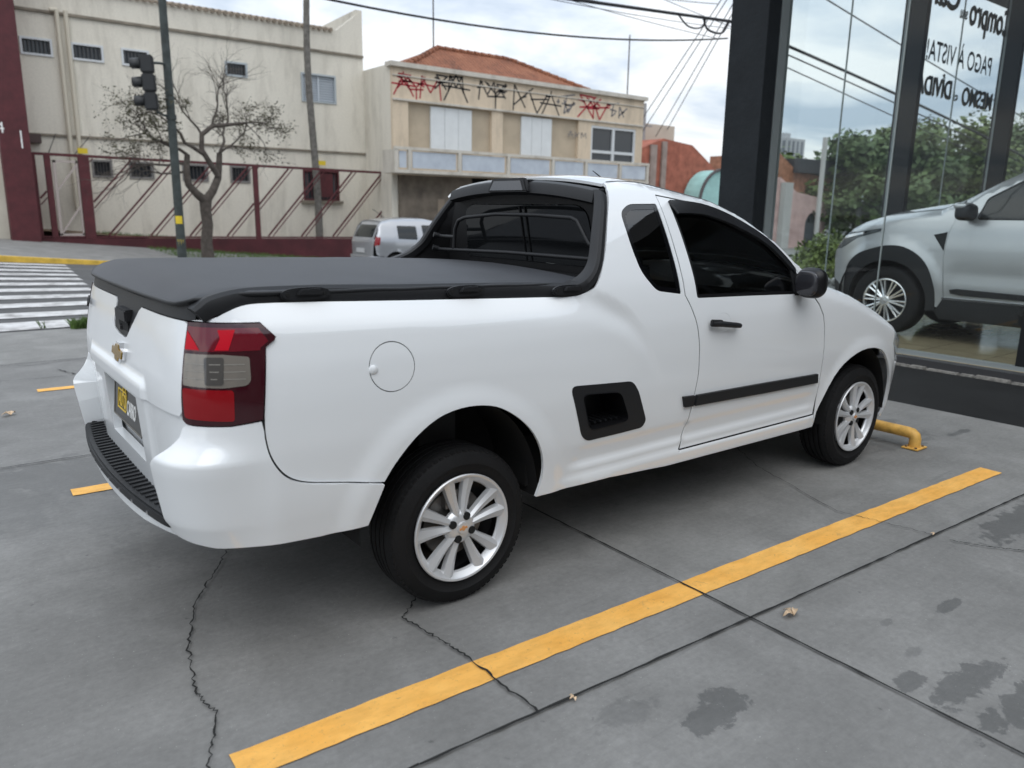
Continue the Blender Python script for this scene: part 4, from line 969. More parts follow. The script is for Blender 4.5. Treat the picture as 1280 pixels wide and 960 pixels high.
# ------------------------------------------------------------------ wheel stop
stopm = mat('stop_yellow_paint', (.70,.40,.09), .55, noise_amt=.25, nscale=18)
ws = thing('wheel_stop', 'yellow painted steel tube wheel stop in front of the pickup', 'wheel stop', (3.33, 0, 0))
b = MB(); rr = .034; pts = [(0,-.855,.006),(0,-.855,.060),(0,-.850,.078),(0,-.835,.090),(0,-.80,.093),(0,0,.093),(0,.80,.093),(0,.835,.090),(0,.850,.078),(0,.855,.06),(0,.855,.006)]
b.tube([Vector(p) for p in pts], rr, 16); b.build('tube', stopm, ws, 50)
for sg in (-1, 1):
    b = MB(); b.box((-.065, sg*.855-.05, .004), (.065, sg*.855+.05, .012)); p_ = b.build('base_plate', stopm, ws, bevel=.002)
    b = MB()
    for a, c in ((-.045, .03), (.045, .03), (-.045, -.03), (.045, -.03)): b.tube([(a, sg*.855+c, .012), (a, sg*.855+c, .019)], .008, 6)
    b.build('bolt', mat('rusty_bolt', (.15,.09,.05), .7), p_)

# ================================================================== showroom
frame = mat('showroom_frame_black', (.010,.011,.012), .5, spec=.3, noise_amt=.15, nscale=3, bump=.1, bscale=40)
colm = mat('column_charcoal', (.017,.020,.023), .7, spec=.2, noise_amt=.2, nscale=2.5, bump=.5, bscale=14)
alu = mat('aluminium_grey', (.28,.31,.31), .45, metal=.3)
tilem, n, l, b_ = nodes_of('showroom_tiles', .12); tcn = n.new('ShaderNodeTexCoord'); vec = tcn.outputs['Object']
bt = n.new('ShaderNodeTexBrick'); bt.offset = 0; bt.inputs['Scale'].default_value = 1.0; bt.inputs['Brick Width'].default_value = .6; bt.inputs['Row Height'].default_value = .6; bt.inputs['Mortar Size'].default_value = .004
bt.inputs['Color1'].default_value = (.42,.35,.23,1); bt.inputs['Color2'].default_value = (.38,.32,.21,1); bt.inputs['Mortar'].default_value = (.15,.13,.10,1); l.new(vec, bt.inputs['Vector'])
f1 = add_noise(n, l, vec, 4, 6); l.new(mixc(n, l, 1.0, bt.outputs['Color'], ramp(n, l, f1, [(.3,(.85,.85,.85)),(.7,(1.12,1.12,1.12))]), 'MULTIPLY'), b_.inputs['Base Color'])
shop = thing('car_showroom', 'glass fronted car showroom with black columns and mirrored lettering on its side window', 'showroom', (6.2, 0, 0))
def W2L(o, v): return Vector(v) - o.location
def sb(name, m, boxes, parent=shop, bevel=0, smooth=None):
    b = MB()
    for a, c in boxes: b.box(tuple(Vector(a) - Vector((6.2,0,0))), tuple(Vector(c) - Vector((6.2,0,0))))
    return b.build(name, m, parent, smooth, bevel)
sb('floor_slab', tilem, [((6.152,-12,-.05),(16.6,2.42,.08))])
sb('threshold', mat('threshold_dark', (.035,.035,.037), .5), [((6.018,-12,-.02),(6.150,2.2,.076))])
sb('roof', mat('soffit_dark', (.10,.10,.10), .7), [((5.6,-12,4.75),(17,3.0,5.1))])
sb('back_wall', mat('shop_wall', (.55,.55,.53), .8), [((16.6,-12,-.05),(16.8,2.5,4.75)), ((6.2,-12.2,-.05),(16.8,-12,4.75))])
sb('column', colm, [((5.85,2.24,0),(6.065,2.71,4.75))], bevel=.004)
sb('column_recess', frame, [((6.065,2.255,0),(6.09,2.69,4.75))])
sb('corner_frame', alu, [((6.075,2.232,.06),(6.24,2.30,4.75))])
sb('base_rail', alu, [((6.165,-12,.080),(6.235,2.232,.120))])
sb('side_base_rail', frame, [((6.24,2.27,.080),(16.6,2.37,.13))])
sb('front_post', frame, [((6.17,-.475,.0),(6.25,-.375,4.75))], bevel=.003)
sb('front_post', frame, [((6.17,-4.4,.0),(6.25,-4.3,4.75))], bevel=.003)
for x in (8.83, 11.80, 14.78): sb('mullion', frame, [((x,2.08,.08),(x+.10,2.36,4.75))], bevel=.003)
for x in (8.83, 11.80, 14.78): sb('mullion_trim', alu, [((x-.008,2.30,.08),(x-.001,2.33,4.75))])
for y0, y1 in ((-4.3,-.475), (-.375,.955), (.965,2.232)): sb('front_glass', clearglass, [((6.195,y0,.12),(6.205,y1,4.75))])
for x0, x1 in ((6.24,7.575), (7.585,8.83), (8.93,10.41), (10.42,11.80), (11.90,13.3), (13.31,14.78), (14.88,16.6)): sb('side_glass', clearglass, [((x0,2.335,.13),(x1,2.345,4.75))])
sb('glass_joint', mat('glass_edge', (.30,.34,.33), .3), [((6.192,.955,.12),(6.208,.965,4.75))])
for x in (7.575, 10.41, 13.3): sb('glass_joint', mat('glass_edge', (.30,.34,.33), .3), [((x,2.331,.13),(x+.01,2.349,4.75))])
sb('conduit_box', mat('conduit_grey', (.30,.31,.31), .5), [((6.24,2.30,2.50),(6.33,2.36,2.82))])
# vinyl lettering on the outer face of the side glass (seen from inside it reads backwards)
def sign(txt, x_right, x_left, zb, h, m, shadow=None):
    me = text_mesh(txt, 1.0, .0, .016); co = np.empty(len(me.vertices)*3); me.vertices.foreach_get('co', co); co = co.reshape(-1, 3)
    hx = co[:, 0]; capm = text_mesh('M', 1.0, 0, .016); cc_ = np.empty(len(capm.vertices)*3); capm.vertices.foreach_get('co', cc_); cap = cc_.reshape(-1, 3)[:, 1].max()
    u = (hx - hx.min())/(hx.max() - hx.min())
    P = np.stack([x_right + (x_left - x_right)*u - 6.2, np.full(len(co), 2.349), zb + co[:, 1]/cap*h], 1)
    me.vertices.foreach_set('co', P.ravel()); me.materials.clear(); me.materials.append(m); return link('window_lettering', me, shop)
sgold = mat('sign_gold', (.30,.20,.05), .6)
for (txt, xr, xl, zb, h) in (('Compro', 12.0, 10.62, 4.02, .36), ('seu', 10.55, 10.34, 4.06, .15), ('Carro', 10.28, 8.95, 4.12, .36), ('PAGO À VISTA!', 11.52, 9.50, 3.43, .245), ('MESMO', 11.72, 10.72, 2.965, .235), ('c/', 10.58, 10.44, 3.0, .11), ('DÍVIDAS', 10.36, 9.22, 3.0, .235)):
    sign(txt, xr, xl, zb, h, blacktext)
    if 'PAGO' not in txt: 
        o = sign(txt, xr-.022, xl-.022, zb-.012, h, sgold); o.location = (0, .004, 0)

nb = thing('unseen_shading_building', 'long plain grey-beige building added out of view to darken the pickup side and its reflections', 'building', (-8, -10.5, 0))  # out-of-view block, added to darken the pickup's side and its low reflections
b = MB(); b.box((-14,-6,-.1),(26,0,5.6)); b.build('wall', mat('shading_building_render', (.22,.20,.18), .9, noise_amt=.25, nscale=.6), nb)
b = MB(); b.box((-14.2,-6.2,5.6),(26.2,.15,5.85)); b.build('coping', mat('coping_grey', (.30,.29,.27), .9), nb)
for k in range(8):
    f_ = MB(); f_.box((-11+k*4.4,.0,1.0),(-8.6+k*4.4,.05,2.6)); w_ = f_.build('window', mat('frame_dull', (.20,.19,.18), .6), nb)
    f_ = MB(); f_.box((-10.9+k*4.4,.045,1.1),(-8.7+k*4.4,.055,2.5)); f_.build('pane', windowglass, w_)

# ================================================================== street furniture and plants
polem = mat('pole_dark_green', (.045,.055,.052), .7, noise_amt=.4, nscale=6)
tl = thing('traffic_light', 'dark street pole with black traffic light head and yellow stickers', 'traffic light', (4.28, 18.6, zwalk(4.3, 18.6)))
b = MB(); b.tube([(0,0,-.1),(0,0,2.5),(0,0,9.5)], [.115,.105,.085], 20); b.build('pole', polem, tl, 50)
b = MB(); b.tube([(-.02,-.02,3.66),(-.2,-.12,3.68),(-.38,-.18,3.74)], .03, 8); b.tube([(-.02,-.02,4.9),(-.2,-.12,4.9),(-.38,-.18,4.88)], .03, 8); b.tube([(0,0,3.6),(0,0,3.72)], .125, 16); b.build('bracket', polem, tl, 50)
blk = mat('signal_black', (.018,.019,.020), .5)
hd = bpy.data.objects.new('signal_head', None); COL.objects.link(hd); hd.parent = tl; hd.location = (-.50, -.22, 3.75); hd.rotation_euler = (0, R(-2), R(-22))
for k in range(3):
    z = .22 + k*.43
    b = MB(); b.box((-.14,-.13,z-.205), (.16,.13,z+.205)); hb = b.build('signal_housing', blk, hd, 40, bevel=.03)
    b = MB(); vs = []; n_ = 16
    for i in range(n_+1):
        a = R(-35) + R(250)*i/n_
        for x_, r_ in ((-.14,.15),(-.36,.145)): vs.append((x_, r_*math.cos(a), z + r_*math.sin(a) - (.0 if x_ > -.2 else .02)))
    b.add(vs, [(2*i, 2*i+1, 2*i+3, 2*i+2) for i in range(n_)]); me = b.mesh('visor', blk, 60, normals=False); bm = bmesh.new(); bm.from_mesh(me); bmesh.ops.solidify(bm, geom=bm.faces[:], thickness=.006); bm.to_mesh(me); bm.free(); link('visor', me, hb)
    b = MB(); n_ = 20; b.add([(-.145, .12*math.cos(2*math.pi*i/n_), z + .12*math.sin(2*math.pi*i/n_)) for i in range(n_)], [tuple(range(n_))]); b.build('lens', mat('signal_lens', (.03,.02,.02), .2), hb, normals=False)
stk = mat('sticker_yellow', (.75,.55,.03), .6)
for z in (1.02, .42):
    b = MB(); vs = []
    for i in range(9):
        a = R(200) + R(95)*i/8
        for zz_ in (z, z+.20): vs.append((.1115*math.cos(a), .1115*math.sin(a), zz_))
    b.add(vs, [(2*i, 2*i+1, 2*i+3, 2*i+2) for i in range(8)]); b.build('sticker', stk, tl, 50, normals=False)

bark = mat('bark', (.12,.10,.085), .95, col2=(.05,.042,.035), nscale=9, bump=1.0, bscale=14)
def grow(mb, tips, p, d, length, r, depth, rnd, droop=0.0, segs=5, wob=.28, fork=2):
    pts = [p.copy()]; rad = [r]; cur = p.copy(); dd = d.normalized()
    for i in range(segs):
        dd = (dd + Vector((rnd.uniform(-wob, wob), rnd.uniform(-wob, wob), rnd.uniform(-wob, wob) - droop))).normalized()
        cur = cur + dd*length/segs; pts.append(cur.copy()); rad.append(r*(1 - .5*(i+1)/segs))
        if depth <= 2: tips.append((cur.copy(), depth))
        if depth > 0 and i in (0, 1, 2, 3) and rnd.random() < .62:
            sd_ = (dd + Vector((rnd.uniform(-1,1), rnd.uniform(-1,1), rnd.uniform(-.3,.8)))).normalized()
            grow(mb, tips, cur, sd_, length*rnd.uniform(.45,.7), rad[-1]*.6, depth-1, rnd, droop, segs, wob)
    mb.tube(pts, rad, 10 if r > .05 else 5)
    if depth > 0:
        for _ in range(fork):
            sd_ = (dd*1.1 + Vector((rnd.uniform(-.9,.9), rnd.uniform(-.9,.9), rnd.uniform(-.4,.7)))).normalized()
            grow(mb, tips, cur, sd_, length*rnd.uniform(.6,.85), rad[-1]*.85, depth-1, rnd, droop, segs, wob)
rnd = random.Random(21)
bz = zwalk(5.42, 20.2)
st = thing('street_tree', 'small gnarled tree with dark forked trunk and sparse leaves in front of the cream building', 'tree', (5.42, 20.2, bz))
b = MB(); tips = []
lp = lambda x, z, y=0: Vector((x - 5.42, y, z - bz))
b.tube([lp(5.42,bz-.1), lp(5.40,.35), lp(5.47,.85), lp(5.44,1.25), lp(5.46,1.55)], [.19,.155,.15,.15,.17], 14)
limbs = [([lp(5.46,1.5), lp(5.2,1.70,-.1), lp(4.98,1.95,-.15), lp(4.97,2.3,-.1), lp(5.05,2.75,0)], [.13,.11,.10,.09,.075]),
         ([lp(5.46,1.5), lp(5.68,1.80), lp(5.86,2.15,.05), lp(5.93,2.5,.1), lp(5.95,2.85,.05)], [.13,.11,.10,.085,.075]),
         ([lp(5.86,2.2), lp(5.62,2.55,-.1), lp(5.42,2.9,-.1), lp(5.45,3.3,-.1), lp(5.75,3.55,-.1), lp(6.2,3.62,0), lp(6.75,3.72,.1)], [.09,.08,.075,.07,.06,.05,.035]),
         ([lp(5.5,2.75,-.1), lp(5.15,2.95,-.2), lp(4.95,3.05,-.2), lp(4.85,3.3,-.2)], [.055,.05,.045,.04])]
for pts, rad in limbs: b.tube(pts, rad, 10)
for base, d, L_, r, dp in ((lp(5.05,2.75), (-.55,-.1,.45), 1.15, .05, 3), (lp(4.98,2.5), (-1,.1,.25), 1.15, .045, 3), (lp(4.85,3.3,-.2), (-.6,-.2,.5), 1.0, .035, 3), (lp(4.97,2.3), (-1,-.2,.0), 1.2, .035, 3),
                        (lp(5.95,2.85), (.4,.1,.8), 1.0, .05, 3), (lp(6.75,3.72,.1), (.8,0,-.1), .75, .028, 2), (lp(6.2,3.62), (.3,.2,.8), 1.0, .032, 3), (lp(5.75,3.55,-.1), (-.1,-.1,1), 1.05, .035, 3),
                        (lp(5.45,3.3,-.1), (-.4,0,.9), 1.0, .035, 3), (lp(5.95,2.85), (1,0,.35), 1.0, .035, 3), (lp(6.75,3.72,.1), (1.0,0,-.5), .9, .02, 2)):
    grow(b, tips, base, Vector(d), L_, r, dp, rnd, .03, 5, .34, 3)
b.build('trunk', bark, st, 60)
lfm2 = mat('tree_leaves', (.10,.10,.05), .75, col2=(.06,.05,.035), nscale=1.5)
def leafcloud(pts, n_, size, spread, rnd):
    b = MB()
    for _ in range(n_):
        p = rnd.choice(pts) + Vector((rnd.gauss(0, spread), rnd.gauss(0, spread), rnd.gauss(0, spread)))
        a = Vector((rnd.gauss(0,1), rnd.gauss(0,1), rnd.gauss(0,.6))).normalized(); c = a.cross(Vector((rnd.gauss(0,1), rnd.gauss(0,1), rnd.gauss(0,1)))).normalized(); s_ = size*rnd.uniform(.5, 1.4)
        b.add([p - a*s_, p + c*s_*.45, p + a*s_, p - c*s_*.45], [(0,1,2,3)])
    return b
lt = [p for p, dpt in tips if dpt <= 1 and (p.x < -.1 or p.x > 1.0) and 2.75 < p.z < 4.4]
leafcloud(lt, 4200, .038, .07, rnd).build('crown', lfm2, st, normals=False)

pz = zwalk(9.7, 24.4) + .3
pt = thing('palm_tree', 'tall bare leaning palm trunk behind the dark red fence', 'palm tree', (10.75, 24.45, pz))
b = MB(); pts = []; rad = []
for i in range(60):
    t = i/59; z = t*12.5; pts.append((-.15*math.sin(t*3.0) + .05*math.sin(t*9), 0, z)); rad.append(.135 - .045*t + (.007 if i % 2 else 0))
b.tube(pts, rad, 14); b.build('trunk', mat('palm_bark', (.15,.14,.125), .95, noise_amt=.4, nscale=7, bump=.8, bscale=20), pt, 60)
b = MB(); rp_ = random.Random(2)
for k in range(18):
    a = k*2.4; el = rp_.uniform(-.2, 1.0); prev = Vector((0,0,12.5)); pp = [prev]; d = Vector((math.cos(a)*math.cos(el), math.sin(a)*math.cos(el), math.sin(el)))
    for j in range(9):
        d = (d + Vector((0,0,-.16))).normalized(); prev = prev + d*.26; pp.append(prev)
    for j in range(1, 10):
        d = (pp[j]-pp[j-1]).normalized(); sd_ = d.cross(Vector((0,0,1))).normalized()
        for q in (0, .5):
            c = pp[j-1].lerp(pp[j], q)
            for sg in (-1, 1): b.add([c, c + d*.07, c + sd_*sg*.5*math.sin(.4 + j*.28) + d*.25 - Vector((0,0,.18))], [(0,1,2)])
b.build('fronds', mat('palm_leaf', (.06,.10,.03), .6), pt, normals=False)

# ------------------------------------------------------------------ fence along the far pavement
redp = mat('oxblood_paint', (.085,.016,.020), .65, noise_amt=.25, nscale=4)
fe = thing('metal_fence', 'dark red metal fence with diagonal bars on a low red wall', 'fence', (1.72, 24, 0))
def F(v): return tuple(Vector(v) - Vector((1.72,24,0)))
ftop = lambda x: 2.755 - .009*(x-1.7)
fbot = lambda x: .42 - .012*(x-1.7)
b = MB(); xs = np.linspace(1.72, 13.5, 25)
for i in range(24):
    x0, x1 = xs[i], xs[i+1]
    vs = []
    for x in (x0, x1): 
        for y, z in ((23.88, zwalk(x,24)-.1), (23.88, fbot(x)-.05), (24.10, fbot(x)-.05), (24.10, zwalk(x,24)-.1)): vs.append(F((x, y, z)))
    b.add(vs, [(0,1,5,4),(1,2,6,5),(2,3,7,6)])
b.build('low_wall', mat('oxblood_wall', (.070,.014,.018), .8, noise_amt=.3, nscale=2), fe, normals=False)
for x, wd in ((2.15,.16), (3.10,.30), (8.30,.15), (13.46,.13), (1.80,.10)):
    b = MB(); b.box(F((x-wd/2, 23.94, fbot(x)-.06)), F((x+wd/2, 24.06, ftop(x)))); b.build('post', redp, fe)
for a, c in ((1.72, 13.5),):
    b = MB(); b.bar(F((a, 24, ftop(a)+.03)), F((c, 24, ftop(c)+.03)), .08, .08); b.bar(F((a, 24, fbot(a)-.01)), F((c, 24, fbot(c)-.01)), .06, .05); b.build('rail', redp, fe)
def clipped(x0, x1, xa, w_, m_=redp, off=0):
    # a 50 degree diagonal starting on the bottom rail at xa, clipped to the bay x0..x1
    sl = 1.13; pa = []
    for t in np.linspace(0, 1, 90):
        x = xa + t*2.4; z = fbot(x) + (x - xa)*sl
        if x0 < x < x1 and fbot(x) < z < ftop(x): pa.append((x, z))
    if len(pa) < 2: return None
    b = MB(); b.bar(F((pa[0][0], 24+off, pa[0][1])), F((pa[-1][0], 24+off, pa[-1][1])), w_, w_, (0,1,0)); return b
for x0, x1, st_, n_ in ((1.85,2.07,.9,2), (3.25,8.22,1.15,6), (8.38,13.39,6.2,6)):
    for k in range(n_):
        for dx in (0, .16):
            mb_ = clipped(x0, x1, st_ + k*1.21 + dx, .05 if dx == 0 else .03)
            if mb_: mb_.build('diagonal_bar', redp, fe)
gt = MB(); gt.box(F((2.28,23.97,.45)), F((2.36,24.03,2.62))); gt.box(F((2.88,23.97,.45)), F((2.93,24.03,2.62))); gt.box(F((2.28,23.97,2.56)), F((2.93,24.03,2.62))); gt.box(F((2.28,23.97,.42)), F((2.93,24.03,.5)))
gt.bar(F((2.34,24,1.75)), F((2.9,24,2.5)), .05, .05, (0,1,0)); gt.bar(F((2.34,24,.5)), F((2.9,24,1.3)), .05, .05, (0,1,0)); gt.build('gate', mat('gate_pale', (.42,.36,.33), .6), fe)

po = thing('gate_portal', 'tall dark red portal pillar at the left edge beside the cream building', 'pillar', (1.36, 23.6, 0))
b = MB(); b.box((-.36,-.1,.2), (.36,2.6,9.0)); b.build('pillar', redp, po)
b = MB(); b.box((.14,-.115,2.88),(.175,-.10,3.36)); b.build('marking', whitetext, po)
text_on('marking', '4', .42, (-.42,-.105,3.27), (1,0,0), (0,0,1), whitetext, po, depth=.003)
nw = thing('boundary_wall', 'plain cream rendered wall left of the dark red portal', 'wall', (-6, 24, 0))
b = MB(); b.box((-14,-.1,-.3),(7.0,.15,3.1)); b.build('wall', mat('cream_wall', (.60,.56,.47), .9, noise_amt=.12, nscale=1), nw)

# ------------------------------------------------------------------ cream building
def render_mat(name, c, dirt=(.20,.17,.13), amt=.5):
    m, n, l, b = nodes_of(name, .9); tcn = n.new('ShaderNodeTexCoord'); vec = tcn.outputs['Object']
    mp = n.new('ShaderNodeMapping'); mp.inputs['Scale'].default_value = (1.0, 1.0, .22); l.new(vec, mp.inputs[0])
    f1 = add_noise(n, l, mp.outputs[0], 1.6, 8, .7, .3); f2 = add_noise(n, l, vec, .8, 8, .65, .5); f3 = add_noise(n, l, vec, 18, 5)
    cc = mixc(n, l, mth(n, l, 'MULTIPLY', mth(n, l, 'MULTIPLY_ADD', f1, 3.6, -1.7, clamp=True), amt*.8), c, dirt)
    cc = mixc(n, l, mth(n, l, 'MULTIPLY', mth(n, l, 'MULTIPLY_ADD', f2, 4, -2.2, clamp=True), amt*.40), cc, tuple(q*.6 for q in c))
    cc = mixc(n, l, 1.0, cc, ramp(n, l, f3, [(.3,(.92,.92,.92)),(.7,(1.05,1.05,1.05))]), 'MULTIPLY'); l.new(cc, b.inputs['Base Color'])
    return m
cream = render_mat('cream_render', (.73,.685,.59)); ledge = mat('ledge_dirty', (.22,.19,.15), .9, noise_amt=.3, nscale=3)
bd = thing('cream_building', 'long two-storey cream building with small barred windows behind the red fence', 'building', (1.4, 25.2, 0))
O1 = Vector((1.4,25.2,0))
def bx1(name, m, boxes, parent=bd, bevel=0, O=O1):
    b = MB()
    for a, c in boxes: b.box(tuple(Vector(a)-O), tuple(Vector(c)-O))
    return b.build(name, m, parent, None, bevel)
OPEN = [('window',1.95,2.79,5.66,6.16),('window',3.28,4.17,5.66,6.16),('window',4.68,5.50,5.66,6.18),('window',7.90,8.66,5.70,6.18),('window',10.60,11.95,5.12,6.12)]
LOW = [(3.52,4.12,2.2,2.75),(4.60,5.36,2.2,2.75),(6.25,7.10,2.18,2.75),(7.85,8.55,2.18,2.75),(10.52,11.95,1.62,2.72)]
b = MB()      # front wall with real openings: CDT in (x, z)
def wallpanel(name, m, parent, poly, holes, y, O, depth=.25):
    f = lambda U, V: np.stack([np.asarray(U)-O.x, np.full(len(np.asarray(U)), y - O.y), np.asarray(V)-O.z], 1)
    return panel(name, f, poly, m, parent, holes, step=1.0, flange=depth)
R4 = lambda x0, x1, z0, z1: [(x0,z0),(x1,z0),(x1,z1),(x0,z1)]
wallpanel('front_wall', cream, bd, [(1.45,-1.4),(13.1,-1.4),(13.1,8.55),(12.05,7.72),(1.45,7.62)], [R4(*q[1:]) for q in OPEN] + [R4(*q) for q in LOW], 25.2, O1)
bx1('side_wall', cream, [((1.45,25.46,-1.4),(1.7,36,7.6))]); bx1('side_wall', cream, [((12.85,25.46,-1.4),(13.09,36,7.6))])
bx1('roof', mat('roof_sheet', (.30,.27,.23), .9, noise_amt=.3, nscale=4), [((1.45,25.5,7.3),(13.1,36,7.4))])
b = MB(); b.prism([(25.2,7.6),(36,7.6),(36,8.2),(25.2,8.55)], (12.86-1.4, -25.17, 0), (0,1,0), (0,0,1), .215); b.build('gable_parapet', cream, bd)
b = MB(); x = 1.5
while x < 12.0:
    b.tube([(x-1.4, -.12, 7.68), (x-1.4, .5, 7.80)], .075, 8); x += .21
b.build('roof_tiles', mat('weathered_tile', (.33,.27,.21), .95, noise_amt=.3, nscale=3), bd, 50)
bx1('string_course', ledge, [((1.45,25.13,6.88),(13.1,25.197,6.955)), ((1.45,25.13,3.38),(13.1,25.197,3.44))])
pipes = MB(); pm = mat('pipe_cream', (.58,.53,.43), .6)
for x in (2.98, 3.22):
    pipes.tube([(x-1.4,-.10,1.2),(x-1.4,-.10,7.0)], .065, 10)
pipes.tube([(2.8-1.4,-.10,6.98),(3.0-1.4,-.10,7.0)], .06, 8); pipes.build('drain_pipe', pm, bd, 50)
dk = mat('curtain_dark', (.10,.10,.095), .8, noise_amt=.3, nscale=6); fr_w = mat('frame_pale', (.62,.64,.65), .5); bargrey = mat('bars_dark', (.05,.045,.045), .7)
def window(x0, x1, z0, z1, bars, framem, nbar, shutter=False):
    f = MB(); t = .06
    for a, c in (((x0,z0),(x1,z0+t)), ((x0,z1-t),(x1,z1)), ((x0,z0+t),(x0+t,z1-t)), ((x1-t,z0+t),(x1,z1-t))): f.box((a[0]-1.4,-.04,a[1]), (c[0]-1.4,.08,c[1]))
    fo_ = f.build('window', framem, bd)
    g = MB(); g.box((x0+t-1.4,.09,z0+t),(x1-t-1.4,.10,z1-t)); g.build('pane', windowglass if not shutter else mat('shutter_grey', (.42,.46,.50), .6), fo_)
    br = MB()
    if shutter:
        k = z0 + .1
        while k < z1-.1: br.box((x0+t-1.4,.05,k),(x1-t-1.4,.085,k+.04)); k += .085
        br.box(((x0+x1)/2-.03-1.4,.02,z0+t),((x0+x1)/2+.03-1.4,.088,z1-t))
        br.build('shutter_slats', mat('shutter_slat', (.52,.56,.60), .6), fo_)
    else:
        for k in range(nbar):
            x = x0 + (x1-x0)*(k+1)/(nbar+1); br.box((x-.012-1.4,-.02,z0+t),(x+.012-1.4,.0,z1-t))
        br.build('bars', bars, fo_)
for (q, x0, x1, z0, z1), tp_ in zip(OPEN, (0,0,0,1,2)): window(x0, x1, z0, z1, mat('bars_grey', (.06,.06,.06), .6), fr_w if tp_ < 1 else mat('frame_bluegrey', (.42,.46,.48), .6), 7, tp_ == 2)
for x0, x1, z0, z1 in LOW[:4]: window(x0, x1, z0, z1, bargrey, mat('frame_dull', (.20,.19,.18), .6), 6)
window(*LOW[4], redp, redp, 8)
bx1('sill', ledge, [((10.4,25.05,1.52),(12.05,25.2,1.62))]); bx1('electric_box', mat('box_brown', (.09,.06,.055), .7), [((1.85,24.95,3.14),(2.20,25.19,3.40))], bevel=.01)
bx1('bars_box', redp, [((10.95,24.98,1.75),(11.6,25.0,2.6))])
for x in (3.28, 11.2): bx1('warning_sign', stk, [((x-.14,24.98,2.90),(x+.14,25.0,3.06))])
# antenna-like spikes and cable on the wall
b = MB(); b.tube([(2.3-1.4,-.2,2.75),(2.6-1.4,-.2,3.45)], .012, 5); b.tube([(3.0-1.4,-.2,2.8),(3.5-1.4,-.2,3.4)], .012, 5); b.build('wire_bracket', bargrey, bd)

# ------------------------------------------------------------------ graffitied building
sand = render_mat('sand_render', (.67,.55,.41), amt=.6); pale = render_mat('pale_trim', (.60,.56,.49), amt=.7)
b2 = thing('graffiti_building', 'two-storey sand coloured building with red and black graffiti and a terracotta hip roof', 'building', (13.1, 23, 0)); O2 = Vector((13.1,23,0))
bx2 = lambda name, m, boxes, parent=b2, bevel=0: bx1(name, m, boxes, parent, bevel, O2)
W2 = [(14.75,16.62,3.55,5.12),(19.1,20.72,3.55,5.12),(22.95,25.75,3.50,5.05)]
bays = [(13.75,17.55),(18.1,22.2)]
wallpanel('front_wall', sand, b2, [(13.1,2.6),(26.2,2.6),(26.2,6.46),(13.1,6.46)], [R4(bays[0][0],bays[0][1],3.4,5.18), R4(bays[1][0],bays[1][1],3.4,5.18), R4(*W2[2])], 23.0, O2, .14)
bx2('bay_wall', mat('bay_beige', (.46,.38,.28), .9, noise_amt=.15, nscale=1), [((x0,23.14,3.4),(x1,23.3,5.18)) for x0, x1 in bays])
bx2('side_wall', cream, [((13.1,23.15,-1.5),(13.35,33,6.44))]); bx2('side_wall', cream, [((25.95,23.15,-1.5),(26.2,33,6.44))])
bx2('back_wall', sand, [((13.1,33,-1.5),(26.2,33.2,6.4))])
bx2('cornice', pale, [((12.98,22.86,6.34),(26.32,23.3,6.50)), ((13.1,22.93,5.20),(26.2,22.998,5.27)), ((13.1,22.96,6.04),(26.2,22.998,6.08))])
shw = mat('shutter_white', (.68,.70,.70), .6, noise_amt=.05, nscale=3)
for (x0, x1, z0, z1) in W2[:2]:
    f = bx2('shutter', shw, [((x0,23.06,z0),(x1,23.135,z1))]); 
    b = MB()
    for k in range(1, 3): xx = x0+(x1-x0)*k/3; b.box((xx-13.1-.008,.052,z0),(xx-13.1+.008,.059,z1))
    b.build('shutter_seam', mat('seam_pale', (.50,.51,.51), .6), f)
x0, x1, z0, z1 = W2[2]
f = bx2('window', fr_w, [((x0,23.02,z0),(x0+.1,23.13,z1)), ((x1-.1,23.02,z0),(x1,23.13,z1)), ((x0+.1,23.02,z1-.1),(x1-.1,23.13,z1)), ((x0+.1,23.02,z0),(x1-.1,23.13,z0+.08)), ((24.28,23.02,z0+.08),(24.42,23.13,z1-.1)), ((x0+.1,23.03,z0+.40),(24.28,23.12,z0+.52)), ((24.42,23.03,z0+.40),(x1-.1,23.12,z0+.52))])
b = MB(); b.box((x0+.1-13.1,.10,z0+.08),(x1-.1-13.1,.11,z1-.1)); b.build('pane', windowglass, f)
# projecting sign box / marquee
bal = bx2('marquee', pale, [((12.6,22.0,2.62),(25.7,22.95,2.74)), ((12.6,22.0,3.42),(25.7,22.12,3.52)), ((12.6,22.02,2.74),(12.75,22.9,3.42)), ((25.55,22.02,2.74),(25.7,22.9,3.42))] + [((x,22.0,2.74),(x+.13,22.12,3.42)) for x in (13.15,15.3,17.6,19.9,21.75,23.8)])
bx2('marquee_panel', mat('faded_panel', (.55,.60,.65), .7, col2=(.42,.46,.52), nscale=2.0), [((a,22.06,2.80),(c,22.09,3.38)) for a, c in ((12.8,13.1),(13.35,15.22),(15.5,17.5),(17.8,19.8),(20.1,21.68),(21.95,23.72),(24.0,25.5))])
for a_, c_ in ((13.36,16.6),(17.6,25.9)): bx2('ground_floor_wall', mat('grimy_brown', (.17,.14,.11), .95, noise_amt=.45, nscale=1.6), [((a_,23.0,-1.5),(c_,23.2,2.6))])
bx2('ground_floor_shadow_gap', blackdeep, [((16.6,23.3,-1.5),(17.6,23.4,2.6))])
bx2('poster', mat('poster_pale', (.30,.24,.18), .8), [((15.0,22.985,1.2),(15.3,22.995,1.75))])
